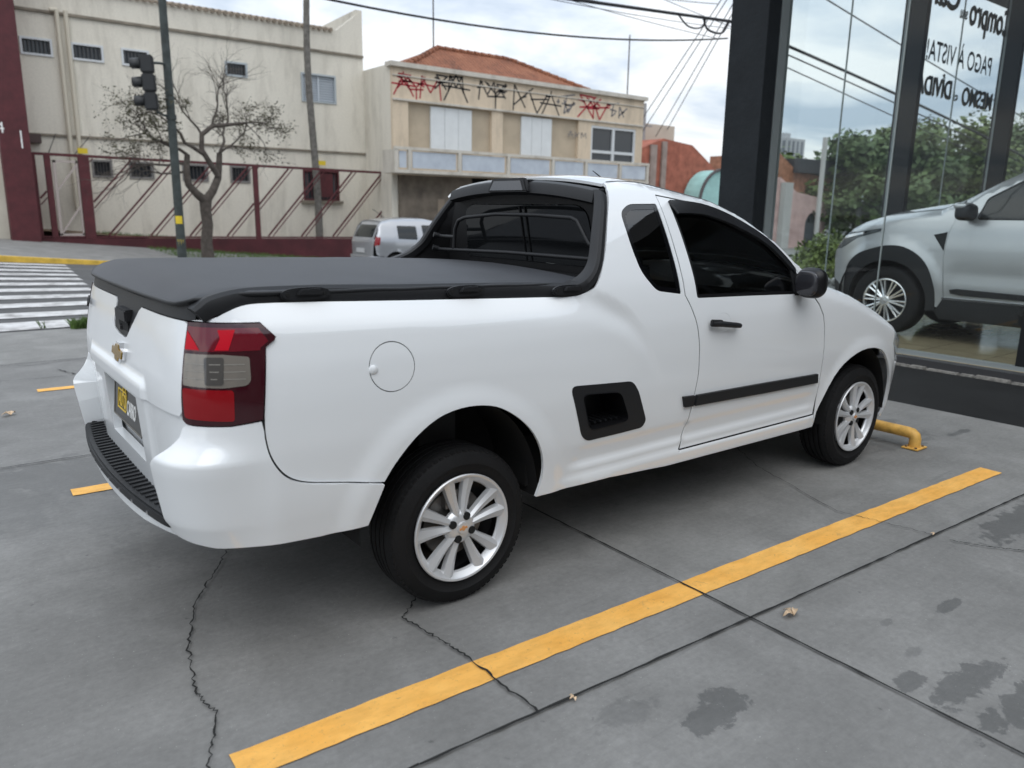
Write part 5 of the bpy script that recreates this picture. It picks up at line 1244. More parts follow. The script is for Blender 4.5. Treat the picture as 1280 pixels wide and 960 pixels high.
# hip roof
tile, n, l, b_ = nodes_of('terracotta_tiles', .9); tcn = n.new('ShaderNodeTexCoord'); vec = tcn.outputs['Object']
wv = n.new('ShaderNodeTexWave'); wv.wave_type = 'BANDS'; wv.bands_direction = 'X'; wv.inputs['Scale'].default_value = 1.6; wv.inputs['Distortion'].default_value = .6; l.new(vec, wv.inputs['Vector'])
f1 = add_noise(n, l, vec, 1.3, 8, .7); f2 = add_noise(n, l, vec, 9, 5)
cc = ramp(n, l, mth(n, l, 'ADD', mth(n, l, 'MULTIPLY', f1, .6), mth(n, l, 'MULTIPLY', f2, .4)), [(.32, (.10,.045,.030)), (.5, (.28,.105,.055)), (.68, (.40,.18,.10))]); l.new(cc, b_.inputs['Base Color'])
bp = n.new('ShaderNodeBump'); bp.inputs['Strength'].default_value = .9; bp.inputs['Distance'].default_value = .08; l.new(wv.outputs['Fac'], bp.inputs['Height']); l.new(bp.outputs[0], b_.inputs['Normal'])
b = MB(); e0 = 6.50
e0 = 6.30; v = [(.6,1.0,e0),(12.6,1.0,e0),(12.6,9.9,e0),(.6,9.9,e0),(4.2,3.6,7.98),(8.0,3.6,7.98)]
b.add(v, [(0,1,5,4),(1,2,5),(2,3,4,5),(3,0,4),(3,2,1,0)]); ro = b.build('roof', tile, b2)
b = MB(); 
for p, q in ((v[4],v[5]),(v[0],v[4]),(v[1],v[5])):
    p, q = Vector(p), Vector(q); k = int((q-p).length/.38)
    for i in range(k): a = p.lerp(q, i/k); c = p.lerp(q, (i+.95)/k); b.tube([a, c], [.13,.10], 8)
b.build('ridge_tiles', tile, ro, 50)
# spray strokes
spb = mat('spray_black', (.03,.03,.032), .8); spr = mat('spray_red', (.38,.025,.04), .8); spg = mat('spray_faded', (.20,.19,.19), .8)
def strokes(col, segs, w_=.075):
    b = MB()
    for p, q in segs: 
        b.bar((p[0]-13.1, -.004, p[1]), (q[0]-13.1, -.004, q[1]), w_, .006, (0,1,0))
    b.build('graffiti', col, b2)
def glyph(x, z, h, kind):
    G = {'A': [((0,0),(.5,1)),((.5,1),(1,0)),((-.1,.55),(1.1,.5)),((.2,.9),(.8,.95)),((.5,1),(.5,1.15))],
         'V': [((0,1),(.45,0)),((.45,0),(1,.9)),((.1,.6),(1.1,.7)),((.9,.85),(1.15,.8))],
         'M': [((0,0),(.1,1)),((.1,1),(.5,.3)),((.5,.3),(.9,1)),((.9,1),(1,0)),((-.1,.6),(.2,.7)),((.05,.85),(.25,.95))],
         'Y': [((0,1),(.5,.55)),((1,1),(.5,.55)),((.5,.55),(.5,-.1)),((.1,.4),(.9,.45)),((.1,.95),(.3,.75)),((.7,.75),(.95,.6))],
         'N': [((0,0),(.05,1)),((.05,1),(.55,.15)),((0,.2),(.9,.95)),((.3,.5),(.6,.6))],
         'T': [((0,.8),(1,1)),((.5,.9),(.35,.0)),((.2,.5),(.8,.4)),((.35,0),(.7,.3))],
         'X': [((0,0),(1,1)),((.1,1),(.9,0)),((.1,1),(.9,.95)),((.1,.45),(1,.55)),((.0,.8),(.4,.7))],
         'I': [((0,.3),(.5,.35)),((.25,.0),(.3,.7))]}
    return [((x + p[0]*h*1.15, z + p[1]*h), (x + q[0]*h*1.15, z + q[1]*h)) for p, q in G[kind]]
red = glyph(13.15,5.38,.72,'A') + glyph(13.72,5.36,.66,'Y') + glyph(14.25,5.34,.80,'M') + glyph(13.3,5.62,.5,'X') + [((13.5,5.9),(15.0,5.82))]
strokes(spr, red, .055); strokes(spr, glyph(22.1,5.32,.92,'X') + glyph(22.6,5.42,.75,'Y') + glyph(23.0,5.30,.8,'V'), .07)
blk_ = glyph(14.9,5.75,.50,'X') + glyph(15.3,5.38,.95,'A') + glyph(15.5,5.7,.6,'M') + glyph(16.9,5.55,.72,'M') + glyph(17.2,5.35,.9,'Y') + glyph(17.7,5.7,.5,'X') + glyph(18.6,5.30,.98,'N') + glyph(19.4,5.28,.86,'V') + glyph(20.1,5.25,.85,'A')
strokes(spb, blk_, .058)
strokes(spg, glyph(21.0,5.4,.8,'T') + glyph(21.9-.6,5.45,.5,'V') + glyph(23.9,5.5,.6,'T') + glyph(24.6,5.45,.5,'N') + glyph(20.9,5.75,.3,'I'), .065)
strokes(spg, glyph(21.6,4.45,.25,'A') + glyph(22.0,4.45,.25,'N') + glyph(22.35,4.45,.25,'M'), .03)
b = MB(); b.tube([(4.9,5,7.9),(4.9,5,12.5)], .03, 6); b.build('antenna_mast', bargrey, b2)
b = MB(); b.tube([(13.0,1,6.3),(13.0,1,9.3)], .03, 6); b.build('antenna_mast', bargrey, b2)

# brick-red house and teal shopfront beyond
b3 = thing('terracotta_house', 'low house with weathered terracotta roof and rounded pale teal gable', 'house', (28, 25, -.7))
b = MB(); b.prism([(-.4,-.3),(6.6,-.3),(6.6,4.2),(4.2,5.55),(1.9,5.75),(.2,5.15),(-.4,5.0)], (0,0,0), (1,0,0), (0,0,1), -8); b.build('wall', mat('brick_red', (.34,.115,.075), .95, noise_amt=.35, nscale=2.5, bump=.6, bscale=6), b3)
n_ = 16; arc = [(3.55 + 1.75*(1-math.cos(math.pi*i/n_)), 2.55 + 1.75*math.sin(math.pi*i/n_)) for i in range(n_+1)]
b = MB(); b.prism([(3.55,-.3)] + arc + [(7.05,-.3)], (0,-1.2,0), (1,0,0), (0,0,1), -1.1); b.build('teal_gable', mat('teal_render', (.33,.55,.52), .9, noise_amt=.12, nscale=2), b3)
b = MB()
for i in range(n_): b.bar((arc[i][0], -1.24, arc[i][1]+.02), (arc[i+1][0], -1.24, arc[i+1][1]+.02), .12, .12)
b.build('gable_rim', mat('rim_dark', (.10,.09,.09), .8), b3)
b = MB(); b.box((.9,-.12,-.3),(1.35,-.02,5.4)); b.box((1.75,-.12,-.3),(2.1,-.02,5.6)); b.build('chimney_flue', mat('flue_grey', (.30,.24,.21), .9, noise_amt=.3, nscale=2), b3)
b = MB(); b.box((2.0,2.0,5.3),(5.0,5,6.7)); b.build('water_tank_block', mat('block_beige', (.52,.46,.38), .9), b3)
# pink house with arched door
b4 = thing('pink_house', 'small pink house with arched door and brick upper wall seen through the glass', 'house', (39.5, 24, -.75))
pk = mat('pink_render', (.55,.38,.35), .9, noise_amt=.2, nscale=1.5)
arcd = [(2.35 + .85*(1-math.cos(math.pi*i/10)), 1.5 + .75*math.sin(math.pi*i/10)) for i in range(11)]
f = lambda U, V: np.stack([np.asarray(U), np.zeros(len(np.asarray(U))), np.asarray(V)], 1)
panel('wall', f, [(-.6,-.3),(4.6,-.3),(4.6,3.25),(3.9,3.1),(1.2,3.4),(-.6,4.2)], pk, b4, [[(2.35,0)] + arcd + [(4.05,0)]], step=1.0, flange=.3)
b = MB(); b.box((2.2,.3,-.3),(4.3,.4,2.4)); b.build('door', mat('door_grey', (.09,.10,.11), .7), b4)
b = MB(); b.prism([(0,3.3),(6.0,2.6),(6.0,4.3),(1.8,4.7),(0,5.6)], (0,.6,0), (1,0,0), (0,0,1), -5); b.build('brick_wall', mat('brick_orange', (.33,.16,.10), .95, noise_amt=.35, nscale=3), b4)
b = MB(); b.box((1.5,.2,4.55),(8.2,6,5.35)); b.build('roof_band', mat('roof_band_dark', (.05,.05,.055), .8), b4)
b = MB(); b.box((-.5,-.02,-.3),(.25,-.35,3.9)); b.tube([(1.2,-1.5,-.3),(1.2,-1.5,6.4)], .14, 8); b.build('grey_pier', mat('pier_grey', (.45,.44,.42), .9), b4)
gw = thing('grey_wall', 'long low grey wall with dark openings below the green trees', 'wall', (44, 21.8, -.8))
b = MB(); b.box((0,0,-.2),(40,.2,2.9)); b.build('wall', mat('wall_grey', (.16,.17,.165), .9, noise_amt=.3, nscale=1), gw)
b = MB()
for k in range(9): b.box((.6+k*4,-.03,.3),(3.0+k*4,.0,1.7))
b.build('dark_opening', mat('opening_dark', (.04,.045,.045), .8), gw)
b = MB(); b.box((0,-.15,1.95),(40,.0,2.05)); b.build('ledge', mat('wall_ledge', (.30,.30,.29), .9), gw)
# distant tower block
tb = thing('tower_block', 'distant grey apartment tower on the skyline seen through the showroom', 'apartment block', (139, 90, -1))
b = MB(); b.box((0,0,0),(6.2,6,17)); b.build('wall', mat('tower_grey', (.42,.42,.43), .9), tb)
b = MB()
for k in range(4): b.box((.4+k*1.5,-.05,0),(1.0+k*1.5,.0,16.5)); b.box((-.05,.4+k*1.5,0),(0,1.0+k*1.5,16.5))
b.build('window_strip', mat('tower_glass', (.16,.17,.19), .5), tb)
b = MB(); b.box((2,2,17),(4,4,18.2)); b.build('roof_tank', mat('tower_grey', (.42,.42,.43), .9), tb)

# ------------------------------------------------------------------ trees seen through the showroom
lfA = mat('foliage_green', (.115,.165,.055), .65, col2=(.05,.085,.028), nscale=.9)
lfB = mat('foliage_olive', (.15,.19,.05), .65, col2=(.06,.095,.025), nscale=.9)
def tree(name, label, x, y, z, h, rad, m, seed, n_=7000, ls=.21, trunk_h=.3, cat='tree', group='trees beyond the showroom'):
    rnd = random.Random(seed); t = thing(name, label, cat, (x, y, z), 0, group)
    b = MB(); tips = []
    b.tube([(0,0,-.3),(rnd.uniform(-.2,.2),0,h*trunk_h*.6),(rnd.uniform(-.3,.3),0,h*trunk_h)], [h*.035,h*.028,h*.024], 10)
    for k in range(7):
        a = k*2*math.pi/7 + rnd.uniform(-.3,.3); d = Vector((math.cos(a)*rad, math.sin(a)*rad, h*.4)); 
        grow(b, tips, Vector((0,0,h*trunk_h)), d, h*.17, h*.016, 2, rnd, 0, 4, .2)
    b.build('trunk', bark, t, 60)
    cl = []
    for k in range(60):
        th_, u = rnd.uniform(0, 6.28), rnd.uniform(-1, 1); rr = rnd.uniform(.35, 1.0)**.5
        c = Vector((math.cos(th_)*math.sqrt(1-u*u)*rad*rr, math.sin(th_)*math.sqrt(1-u*u)*rad*rr, h*(.52 + .40*u*rr))); cl.append((c, rnd.uniform(.14, .30)*rad))
    lb = MB()
    for _ in range(int(n_*1.8)):
        c, r_ = rnd.choice(cl); d = Vector((rnd.gauss(0,1), rnd.gauss(0,1), rnd.gauss(0,1))).normalized()*r_*rnd.uniform(.4, 1.25)
        p = c + d; a = Vector((rnd.gauss(0,1), rnd.gauss(0,1), rnd.gauss(0,.5))).normalized(); q = a.cross(d).normalized() if d.length > .001 else Vector((0,0,1)); s_ = ls*rnd.uniform(.5, 1.5)
        lb.add([p - a*s_, p + q*s_*.55, p + a*s_, p - q*s_*.55], [(0,1,2,3)])
    lb.build('crown', m, t, normals=False); return t
tree('leafy_tree', 'broad green tree over the grey wall, left of the first black mullion', 47.0, 22.5, -.8, 7.4, 4.6, lfA, 1, 9000)
tree('leafy_tree', 'tall green tree between the two black mullions of the side window', 57.0, 24, -.8, 9.6, 5.6, lfB, 2, 9000)
tree('leafy_tree', 'darker green tree behind the silver suv roof near the right mullion', 66.0, 21.5, -.8, 9.3, 5.2, lfA, 3, 8000)
tree('leafy_tree', 'tall tree rising at the right edge beyond the second mullion', 80.0, 23.5, -.8, 12.2, 6.0, lfA, 4, 8000)
tree('leafy_tree', 'smaller olive tree standing just right of the pink house', 43.0, 27.5, -.8, 6.2, 3.2, lfB, 5, 5000)
def bush(label, x, y, z, rx, rz_, m, seed, n_=3500, ls=.06):
    rnd = random.Random(seed); t = thing('bush', label, 'bush', (x, y, z), 0, 'bushes outside the showroom side window'); b = MB()
    for k in range(9): b.tube([(0,0,0),(rnd.uniform(-.5,.5)*rx, rnd.uniform(-.5,.5)*rx, rz_*.7)], [.02,.008], 5)
    b.build('stem', bark, t)
    lb = MB()
    for _ in range(n_):
        d = Vector((rnd.gauss(0,1), rnd.gauss(0,1), abs(rnd.gauss(0,1)))).normalized(); k = rnd.uniform(.55, 1.05)*(1+.25*noise.noise(d*2.5 + Vector((seed,0,0))))
        p = Vector((d.x*rx*k, d.y*rx*k, d.z*rz_*k)); a = Vector((rnd.gauss(0,1), rnd.gauss(0,1), rnd.gauss(0,1))).normalized(); q = a.cross(d).normalized(); s_ = ls*rnd.uniform(.5,1.4)
        lb.add([p - a*s_, p + q*s_*.5, p + a*s_, p - q*s_*.5], [(0,1,2,3)])
    lb.build('foliage', m, t, normals=False)
lfC = mat('bush_yellowgreen', (.16,.21,.035), .6, col2=(.07,.11,.02), nscale=3)
bush('rounded yellow-green bush just right of the corner column', 14.6, 6.55, 0, .75, .95, lfC, 1); bush('yellow-green bush directly above the pickup mirror', 15.9, 6.9, 0, .7, .85, lfC, 2)
bush('low green bush partly hidden by the nose of the silver suv', 17.6, 6.6, 0, .9, .75, lfC, 3); bush('green bush furthest along the planting, behind the suv bonnet', 20.0, 6.8, 0, 1.1, .8, lfC, 4)
rk = MB(); rnd = random.Random(5)
for k in range(160):
    r_ = rnd.uniform(.05,.13); superell(rk, (rnd.uniform(8.5,19), rnd.uniform(4.6,5.9), r_*.5), (r_, r_*rnd.uniform(.6,1), r_*.7), 2.2, 7, 5)
tag(rk.build('stone_bed', mat('pale_stones', (.33,.33,.32), .9, noise_amt=.3, nscale=3), None, 50), 'bed of pale grey stones outside the side window', 'stones', kind='stuff')

# ------------------------------------------------------------------ overhead lines
wm_ = mat('cable_black', (.02,.02,.022), .8)
def cable(label, p, q, sag, r, n_=28):
    p, q = Vector(p), Vector(q); pts = [p.lerp(q, i/n_) - Vector((0,0,sag*4*(i/n_)*(1-i/n_))) for i in range(n_+1)]
    b = MB(); b.tube(pts, r, 6); return tag(b.build('overhead_cable', wm_, None, 60), label, 'cable', 'overhead street cables')
cable('overhead cable sagging across the sky above the tiled roof', (-6,17,8.0), (24.2,17,7.85), 1.35, .030)
cable('thick bundled overhead cable at the top of the picture left of the column', (8,17,7.4), (24.3,17,8.46), .0, .055)
cable('thick overhead cable continuing right of the column through the glass', (24.3,17,8.46), (62,17,3.9), -.25, .060)
cable('overhead cable just below the thick one right of the column', (26,17,8.0), (62,17,3.6), -.1, .030)
cable('thin high overhead cable crossing the lettered window', (26,17,10.9), (60,17,6.4), .1, .030)
cable('lowest of the overhead cables seen through the side glass', (26,17,7.55), (60,17,3.2), .0, .024)
cable('faint overhead cable grazing the top edge over the graffiti building', (5,19,9.4), (24.2,19,9.0), .5, .014)
cable('faint thin overhead cable high to the left of the column', (12,19,9.2), (26,19,9.7), .3, .014)
cable('faint overhead cable in the middle of the cloudy sky above the tiled roof', (2,19,9.9), (26,19,8.4), .4, .012)
cable('faint overhead cable running lowest of the thin ones above the antenna mast', (0,19,8.9), (27,19,8.9), .5, .012)
cable('faint overhead cable crossing the picture top just left of the column', (14,19,10.6), (28,19,8.9), .2, .012)
for k, (dx, lbl) in enumerate(((0,'leftmost slanting service wire beside the column'), (.9,'second slanting service wire beside the column'), (2.3,'third slanting service wire beside the column'), (3.1,'rightmost slanting service wire beside the column'))):
    tag(MB().tube([(24.0+dx*.3,17,9.5), (29+dx*1.1,27,4.6+.4*k)], .020, 5).build('service_wire', wm_), lbl, 'wire', 'slanting service wires')
b = MB(); pts = [Vector((21.3,17,8.27)), Vector((21.9,17,7.95)), Vector((22.6,17,8.0)), Vector((22.9,17,8.38))]
cs = [tuple(p) for p in pts]; b.tube([Vector((x, 17, z)) for x, z in spline([(p[0], p[2]) for p in cs], 6)], .03, 6); b.tube([Vector((x, 17, z)) for x, z in spline([(22.7,8.36),(23.0,8.0),(23.8,7.98),(24.2,8.4)], 6)], .04, 6)
tag(b.build('cable_loop', wm_, None, 60), 'slack loops of black cable hanging by the column', 'cable')
up_ = thing('utility_pole', 'thin grey pole standing behind the roof right of the graffiti building', 'pole', (30.0, 26.5, -.7))
b = MB(); b.tube([(0,0,0),(0,0,7.6)], [.12,.09], 10); b.build('pole', mat('pole_grey', (.30,.30,.30), .8), up_, 50)
b = MB(); b.bar((-.6,0,6.5), (.6,0,6.5), .08, .08); b.build('crossarm', mat('pole_grey', (.30,.30,.30), .8), up_)
# ================================================================== the two silver cars
def other_wheel(parent, x, yc, r, w, rimr, nsp, sgn, m, rot=0, twin=False):
    wh = bpy.data.objects.new('wheel', None); COL.objects.link(wh); wh.parent = parent; wh.location = (x, 0, r); wh.rotation_euler = (0, rot, math.pi if sgn < 0 else 0)
    t = MB(); yo = -yc
    t.lathe([(rimr-.01, yo+.02), (rimr+.01, yo+.004), (rimr+.04, yo-.002), (r-.04, yo-.002), (r-.012, yo+.012), (r, yo+.035), (r, yo+w-.035), (r-.012, yo+w-.012), (r-.04, yo+w), (rimr, yo+w)], 72); t.build('tyre', rubber, wh, 40)
    c = MB(); c.lathe([(rimr, yo+.01), (rimr+.002, yo+.001), (rimr-.010, yo-.002), (rimr-.018, yo+.008), (rimr-.022, yo+.05)], 72); c.lathe([(0, yo-.002), (.045, yo), (.06, yo+.012), (.06, yo+.03)], 30)
    for k in range(nsp):
        a0 = 2*math.pi*k/nsp
        for da in ((-.11, .11) if twin else (0,)): spoke_bar(c, a0+da, .05, rimr-.012, .020 if twin else .04, .024 if twin else .05, yo+.006, yo+.004, .018, .006)
    c.build('rim', m, wh, 28)
    d = MB(); d.lathe([(rimr-.008, yo+.05), (rimr-.012, yo+.10), (0, yo+.10)], 36); d.build('inner_rim', blackdeep, wh, 50)
    return wh

# ---- silver suv inside the showroom
suv = thing('silver_suv', 'large silver suv with black arch cladding parked inside the glass showroom', 'suv', (8.12, 1.38, .08), R(90))
HW = .92
sp_ = Plan([(-3.86,0),(-3.85,.4),(-3.80,.68),(-3.68,.83),(-3.4,.89),(-2.8,.92),(-.2,.92),(.35,.905),(.60,.84),(.75,.72),(.86,.5),(.91,.25),(.92,0)], .05)
Ws = tab([.2,.3,.45,.6,.8,1.0,1.2,1.32,1.45,1.6,1.75,1.85], [.84,.87,.885,.905,.918,.92,.905,.885,.825,.755,.68,.62], .03)
Ts = tab([-3.9,-3.6,-3.2,-2.6,-1.9,-1.4,-1.15,-.95,-.70,-.50,-.30,.11,.38,.55,.66,.75,.95], [1.62,1.72,1.80,1.84,1.845,1.825,1.775,1.665,1.505,1.405,1.385,1.325,1.245,1.155,1.06,.98,.95], .04)
def dsuv(x, z, a):
    d = HW - Ws(z); d = d - archbump(x, z, 0, .40, .56, .022, .14) - archbump(x, z, -2.8, .40, .56, .022, .14)
    d = d + .012*bell(z, .74, .10)*sstep(-.60,-.75,x)*(1-sstep(-2.3,-2.1,-x)*0)
    T = Ts(x); r = np.where(x > -.5, .10, .05); tt = np.clip((z-(T-r))/r, 0, .9995); return d + r*(1-np.sqrt(1-tt*tt))
ss = sp_.surf(dsuv); XS = lambda pts: [(sp_.X(x), z) for x, z in pts]
archS = spline([(-.555,.33),(-.55,.46),(-.53,.585),(-.45,.78),(-.33,.91),(-.16,.99),(0,1.0),(.135,.975),(.345,.90),(.46,.80),(.505,.70),(.53,.50),(.54,.34)], 3)
archS2 = [(-2.8 + x, z) for x, z in archS]
def circ(cx, cz, r, a0, a1, n=16): return [(cx + r*math.cos(a), cz + r*math.sin(a)) for a in np.linspace(a0, a1, n)]
gl_f = rounded([(-.86,1.30),(-.90,1.50),(-1.20,1.69),(-1.50,1.755),(-1.85,1.765),(-1.85,1.31)], .03); gl_r = rounded([(-1.93,1.31),(-1.93,1.765),(-2.5,1.76),(-2.85,1.73),(-2.80,1.33)], .03); gl_q = rounded([(-2.90,1.33),(-2.95,1.72),(-3.45,1.64),(-3.55,1.38)], .04)
glass_ = [XS(g[::-1] if False else g) for g in (gl_f, gl_r, gl_q)]
vent = XS([(-.455,1.128),(-.59,1.16),(-.578,.965)])
topS = [(x, float(Ts(x))-.002) for x in (-3.75,-3.5,-3.2,-2.6,-1.9,-1.4,-1.15,-.95,-.82)]
body = XS([(-3.80,.45),(-3.40,.42)]) 
front_top = [(x, float(Ts(x))-.002) for x in (-.70,-.50,-.30,.0,.2,.38,.55,.66,.75)]
def suvpanel(name, poly, m, holes=(), off=0, fl=.014, st=.06, both=True): return panel(name, ss, poly, m, suv, holes, step=st, off=off, flange=fl, both=both)
# fender (front), doors, rear quarter
fend_s = XS([(-.628,.47),(-.60,.36)]) + XS(archS[1:-1]) + XS([(.60,.52),(.70,.56),(.80,.60),(.80,.90)]) + XS([(.62,.94),(.555,.965),(.41,1.06),(.13,1.145),(.125,1.180),(.42,1.130)]) + XS([(.56,1.13),(.38,1.235),(.11,1.315),(-.30,1.375),(-.50,1.395),(-.665,1.47)]) + XS([(-.672,1.39),(-.60,1.14),(-.582,.89)])
suvpanel('fender', fend_s, silverpaint, [vent])
suvpanel('vent_trim', vent, blackplastic, off=.004)
suvpanel('lamp_strip', XS([(.60,1.075),(.44,1.115),(.14,1.168),(.14,1.158),(.43,1.085),(.59,1.045)]), chrome, off=.006, fl=0)
suvpanel('headlamp', XS([(.62,.935),(.72,.93),(.74,1.02),(.60,1.115),(.42,1.125),(.13,1.175),(.135,1.15),(.41,1.065),(.555,.97)]), mat('suv_lamp', (.10,.11,.12), .1, coat=.6), off=.002)
for k, (xa, xb, gs, nm) in enumerate(((-.68,-1.885,[glass_[0]],'front_door'), (-1.895,-2.87,[glass_[1]],'rear_door'))):
    if k == 0: pl_ = XS([(-.634,.47),(-.585,.89),(-.603,1.14),(-.676,1.40),(-.70,1.49)]) + XS([(-.95,1.645),(-1.15,1.745),(-1.40,1.795),(-1.885,1.805),(-1.885,.47)])
    else: pl_ = XS([(-1.895,.47),(-1.895,1.805),(-2.6,1.795),(-2.87,1.77),(-2.86,1.1),(-2.62,1.0),(-2.42,.85),(-2.30,.62),(-2.27,.47)])
    suvpanel(nm, pl_[::-1], silverpaint, gs)
suvpanel('quarter', (XS([(-2.28,.47),(-2.31,.62),(-2.43,.85),(-2.63,1.01),(-2.87,1.11),(-2.88,1.78)]) + XS([(-2.6,1.80),(-1.4,1.802),(-1.15,1.752),(-.95,1.650),(-.72,1.505),(-.70,1.51),(-.95,1.668),(-1.15,1.778),(-1.4,1.826),(-1.9,1.845),(-2.6,1.84),(-3.2,1.80),(-3.55,1.735),(-3.78,1.6)]) + XS([(-3.82,1.2),(-3.82,.45),(-3.36,.42)]) + XS(archS2[::-1])), silverpaint, [glass_[2]])
for g in glass_:
    panel('window', ss, g, hatchglass, suv, step=.08, off=-.006, flange=0, both=True)
suvpanel('window_trim', inset(glass_[0], -.012), blacksatin, [glass_[0]], off=.002, fl=.004)
for cx, ar in ((0, archS), (-2.8, archS2)):
    suvpanel('arch_cladding', XS(ar) + XS(circ(cx, .38, .455, R(-8), R(188), 22)), cladding, off=-.002, fl=.03)
suvpanel('front_bumper', XS([(.56,.34),(.54,.50),(.62,.525),(.80,.60)]) + [(sp_.end, .60), (sp_.end, .30), (sp_.X(.7), .30)], cladding, fl=.02)
suvpanel('grille', [(sp_.X(.802), .602), (sp_.end, .602), (sp_.end, .93), (sp_.X(.802), .93)][::1], blackplastic, off=.0)
suvpanel('sill', XS([(-.60,.25),(-.56,.33),(-.625,.462),(-2.26,.462),(-2.27,.25)]), cladding, off=.02, fl=.03)
suvpanel('sill_trim', XS([(-.615,.462),(-.615,.480),(-2.24,.490),(-2.24,.472)]), chrome, off=.012)
suvpanel('door_molding', XS([(-.70,.530),(-.685,.565),(-.75,.580),(-1.86,.565),(-1.86,.515),(-.80,.515)]), cladding, off=.02, fl=.022)
def edge_s(x): return np.interp(x, sp_.mx + np.arange(len(sp_.x))*1e-9, sp_.y) - dsuv(x, Ts(x)-.0002, x*0)
Cs = tab([-3.9,-1.3,-.6,-.2,.3,.95], [.05,.05,.09,.075,.06,.01], .05)
def hs(Xs, Vs):
    Xs = np.asarray(Xs, float); Vs = np.asarray(Vs, float); return np.stack([Xs, Vs*edge_s(Xs), Ts(Xs)-.0005 + Cs(Xs)*(1-np.abs(Vs)**2.4)], 1)
panel('roof', hs, [(-3.8,-.999),(-1.35,-.999),(-1.35,.999),(-3.8,.999)], silverpaint, suv, step=.15)
panel('windscreen', hs, [(-1.345,-.93),(-.52,-.93),(-.50,0),(-.52,.93),(-1.345,.93)], hatchglass, suv, step=.12)
panel('windscreen_pillar', hs, [(-1.35,-.999),(-.5,-.999),(-.515,-.935),(-1.35,-.935)], silverpaint, suv, step=.1, both=True)
panel('bonnet', hs, [(-.515,-.999),(.86,-.99),(.90,0),(.86,.99),(-.515,.999),(-.49,0)], silverpaint, suv, step=.07)
panel('tailgate', lambda U, V: np.stack([-3.86 + .16*sstep(1.1,1.9,np.asarray(V)), np.asarray(U), np.asarray(V)], 1), [(-.85,.4),(.85,.4),(.78,1.3),(.62,1.78),(-.62,1.78),(-.78,1.3)], silverpaint, suv, step=.1, sgn=-1)
b = MB(); b.box((-3.7,-.62,.28),(.72,.62,1.0)); b.box((-2.2,-.84,.28),(-.58,.84,.60)); b.build('underbody', blackdeep, suv)
b = MB(); b.box((-.75,-.7,.9),(-.55,.7,1.28)); b.build('dashboard', seatcloth, suv, bevel=.03)
for cx in (0, -2.8):
    for sg in (-1, 1):
        b = MB(); n_ = 18; vs = []
        for i in range(n_+1):
            a = math.pi*i/n_
            for y in (-.90, -.55): vs.append((cx + .56*math.cos(a), sg*y, .42 + .56*math.sin(a)))
        b.add(vs, [(2*i, 2*i+1, 2*i+3, 2*i+2) for i in range(n_)] + [tuple(2*i+1 for i in range(n_+1))]); b.build('wheel_arch_liner', blackdeep, suv, 50, normals=False)
        other_wheel(suv, cx, .90, .385, .25, .245, 10, -sg, mat('polished_rim', (.78,.78,.78), .22, metal=.8), .1, True)
for sg in (-1, 1):
    b = MB(); superell(b, (-.80, sg*1.04, 1.365), (.085,.125,.085), 3.2, 28, 16); mo = b.build('wing_mirror', blackplastic, suv, 50)
    b = MB(); superell(b, (-.775, sg*1.05, 1.425), (.075,.115,.036), 3.2, 28, 12); b.build('mirror_cap', silverpaint, mo, 50)
    b = MB(); b.bar((-.78, sg*.86, 1.30), (-.80, sg*.98, 1.33), .08, .05); b.build('mirror_arm', blackplastic, mo, 40, bevel=.01)
    b = MB(); b.tube([(-1.62, sg*.925, 1.10), (-1.66, sg*.955, 1.10), (-1.80, sg*.955, 1.095), (-1.84, sg*.925, 1.095)], .014, 8); b.build('door_handle', silverpaint, suv, 50)

# ---- silver hatchback by the far kerb
zh = -.43
hb_ = thing('silver_hatchback', 'small silver hatchback parked by the far kerb behind the pickup bed', 'hatchback', (9.30, 17.02, zh), R(1.0))
hp = Plan([(-.66,0),(-.655,.4),(-.63,.60),(-.56,.73),(-.40,.79),(0,.82),(1.6,.825),(2.3,.815),(2.7,.76),(2.95,.62),(3.10,.4),(3.15,0)], .05)
Wh = tab([.2,.3,.5,.7,.85,.95,1.05,1.2,1.35,1.45,1.55], [.76,.79,.815,.825,.82,.80,.775,.72,.66,.60,.54], .03)
Th = tab([-.70,-.60,-.48,-.30,0,.6,1.1,1.45,1.7,2.0,2.2,2.35,2.8,3.0,3.15], [.98,1.20,1.37,1.47,1.515,1.54,1.53,1.46,1.34,1.15,1.03,.98,.90,.82,.72], .04)
def dh(x, z, a):
    rr_ = 1 - sstep(-.62, -.30, x)
    d = .825 - Wh(z); d = d*(1-rr_*.6) + rr_*np.interp(z, [.3,.5,.6,.95,1.1,1.45], [.03,-.03,.02,.03,.10,.34])*(1-sstep(.5,.9,a)*.6)
    d = d - archbump(x, z, 0, .3, .33, .012, .09) - archbump(x, z, 2.46, .3, .33, .012, .09)
    T = Th(x); r = .06; tt = np.clip((z-(T-r))/r, 0, .9995); return d + r*(1-np.sqrt(1-tt*tt))*sstep(-.60,-.45,x)
hsf = hp.surf(dh); XH = lambda pts: [(hp.X(x), z) for x, z in pts]
gh1 = XH(rounded([(.10,.985),(.72,.955),(.74,1.33),(.12,1.345)], .04)); gh2 = XH(rounded([(.92,.95),(1.85,.955),(1.60,1.22),(1.30,1.345),(.92,1.36)], .04))
sideh = XH([(-.30,.30)] + circ(0,.30,.345,R(180),R(0),16)[0:] + [(2.10,.25)] + circ(2.46,.30,.345,R(180),R(0),16) + [(2.95,.28),(3.0,.6),(2.95,.80)]) + XH([(x, float(Th(x))-.003) for x in (2.8,2.35,2.2,2.0,1.7,1.45,1.1,.6,.0,-.30)]) + [(hp.X(-.42), 1.40), (hp.X(-.55), 1.20), (hp.X(-.60), .95), (hp.X(-.56), .60), (hp.X(-.50), .52), (hp.X(-.36), .52)]
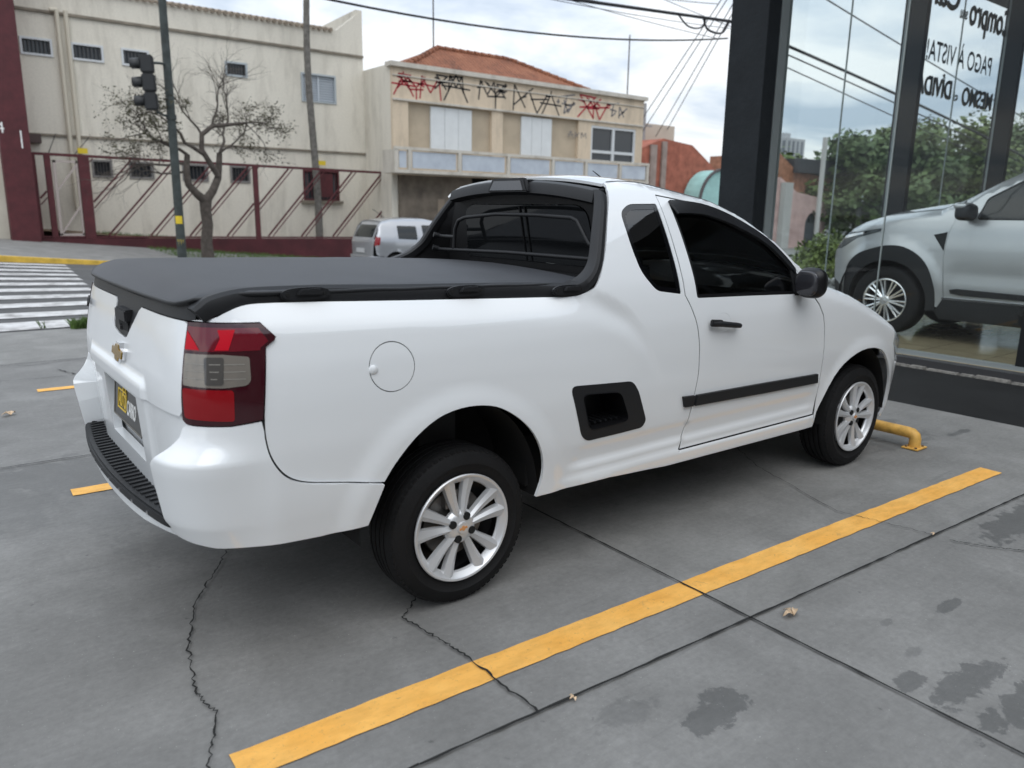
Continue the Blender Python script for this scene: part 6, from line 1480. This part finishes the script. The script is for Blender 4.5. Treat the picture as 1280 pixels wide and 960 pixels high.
panel('body_side', hsf, sideh, hatchpaint, hb_, [gh1, gh2], step=.06, both=True)
for g in (gh1, gh2): panel('window', hsf, g, hatchglass, hb_, step=.1, off=-.006, flange=0, both=True)
panel('rear_bumper', hsf, [(0,.30)] + XH([(-.55,.30),(-.355,.31),(-.355,.50),(-.50,.51)]) + [(0,.52)], hatchpaint, hb_, step=.06, both=True, off=.03)
panel('tail_lamp', hsf, XH([(-.60,.80),(-.47,.83),(-.44,1.03),(-.58,1.05)]) , redlens, hb_, step=.05, off=.008, both=True)
rearf = lambda U, V: np.stack([np.interp(np.asarray(V), [.3,.5,.9,1.02,1.30,1.46], [-.63,-.645,-.64,-.60,-.44,-.30]) + .10*(np.abs(np.asarray(U))/.7)**3*.6, np.asarray(U), np.asarray(V)], 1)
rw = rounded([(-.54,1.02),(.54,1.02),(.47,1.36),(-.47,1.36)], .04)
panel('tailgate', rearf, [(-.60,.52),(.60,.52),(.64,.90),(.60,1.05),(.52,1.46),(-.52,1.46),(-.60,1.05),(-.64,.90)], hatchpaint, hb_, [rw], step=.07, sgn=-1)
panel('rear_window', rearf, rw, hatchglass, hb_, step=.1, sgn=-1, off=-.004, flange=0)
def edge_h(x): return np.interp(x, hp.mx + np.arange(len(hp.x))*1e-9, hp.y) - dh(x, Th(x)-.0002, x*0+2)
def hh(Xs, Vs):
    Xs = np.asarray(Xs, float); Vs = np.asarray(Vs, float); return np.stack([Xs, Vs*edge_h(Xs), Th(Xs) + .03*(1-np.abs(Vs)**2.4)], 1)
panel('roof', hh, [(-.32,-.999),(1.35,-.999),(1.35,.999),(-.32,.999)], hatchpaint, hb_, step=.12)
panel('windscreen', hh, [(1.36,-.96),(2.1,-.96),(2.1,.96),(1.36,.96)], hatchglass, hb_, step=.12)
panel('bonnet', hh, [(2.11,-.999),(3.1,-.99),(3.1,.99),(2.11,.999)], hatchpaint, hb_, step=.1)
b = MB(); b.box((-.55,-.55,.22),(3.0,.55,.9)); b.box((.35,-.74,.22),(2.1,.74,.5)); b.build('underbody', blackdeep, hb_)
for cx in (0, 2.46):
    for sg in (-1, 1): other_wheel(hb_, cx, .80, .29, .18, .185, 7, sg, silver, .2)
b = MB()
for sg in (-1, 1): b.bar((.78, sg*.835, .86), (.90, sg*.835, .86), .03, .03)
b.build('door_handle', blackplastic, hb_); b = MB(); b.box((-.665,-.24,.60),(-.655,.24,.72)); b.build('number_plate', mat('plate_grey', (.5,.5,.5), .6), hb_)
b = MB(); b.tube([(.1,0,1.56),(-.25,0,1.78)], .008, 5); b.build('antenna', blacksatin, hb_)
bpy.context.view_layer.update()
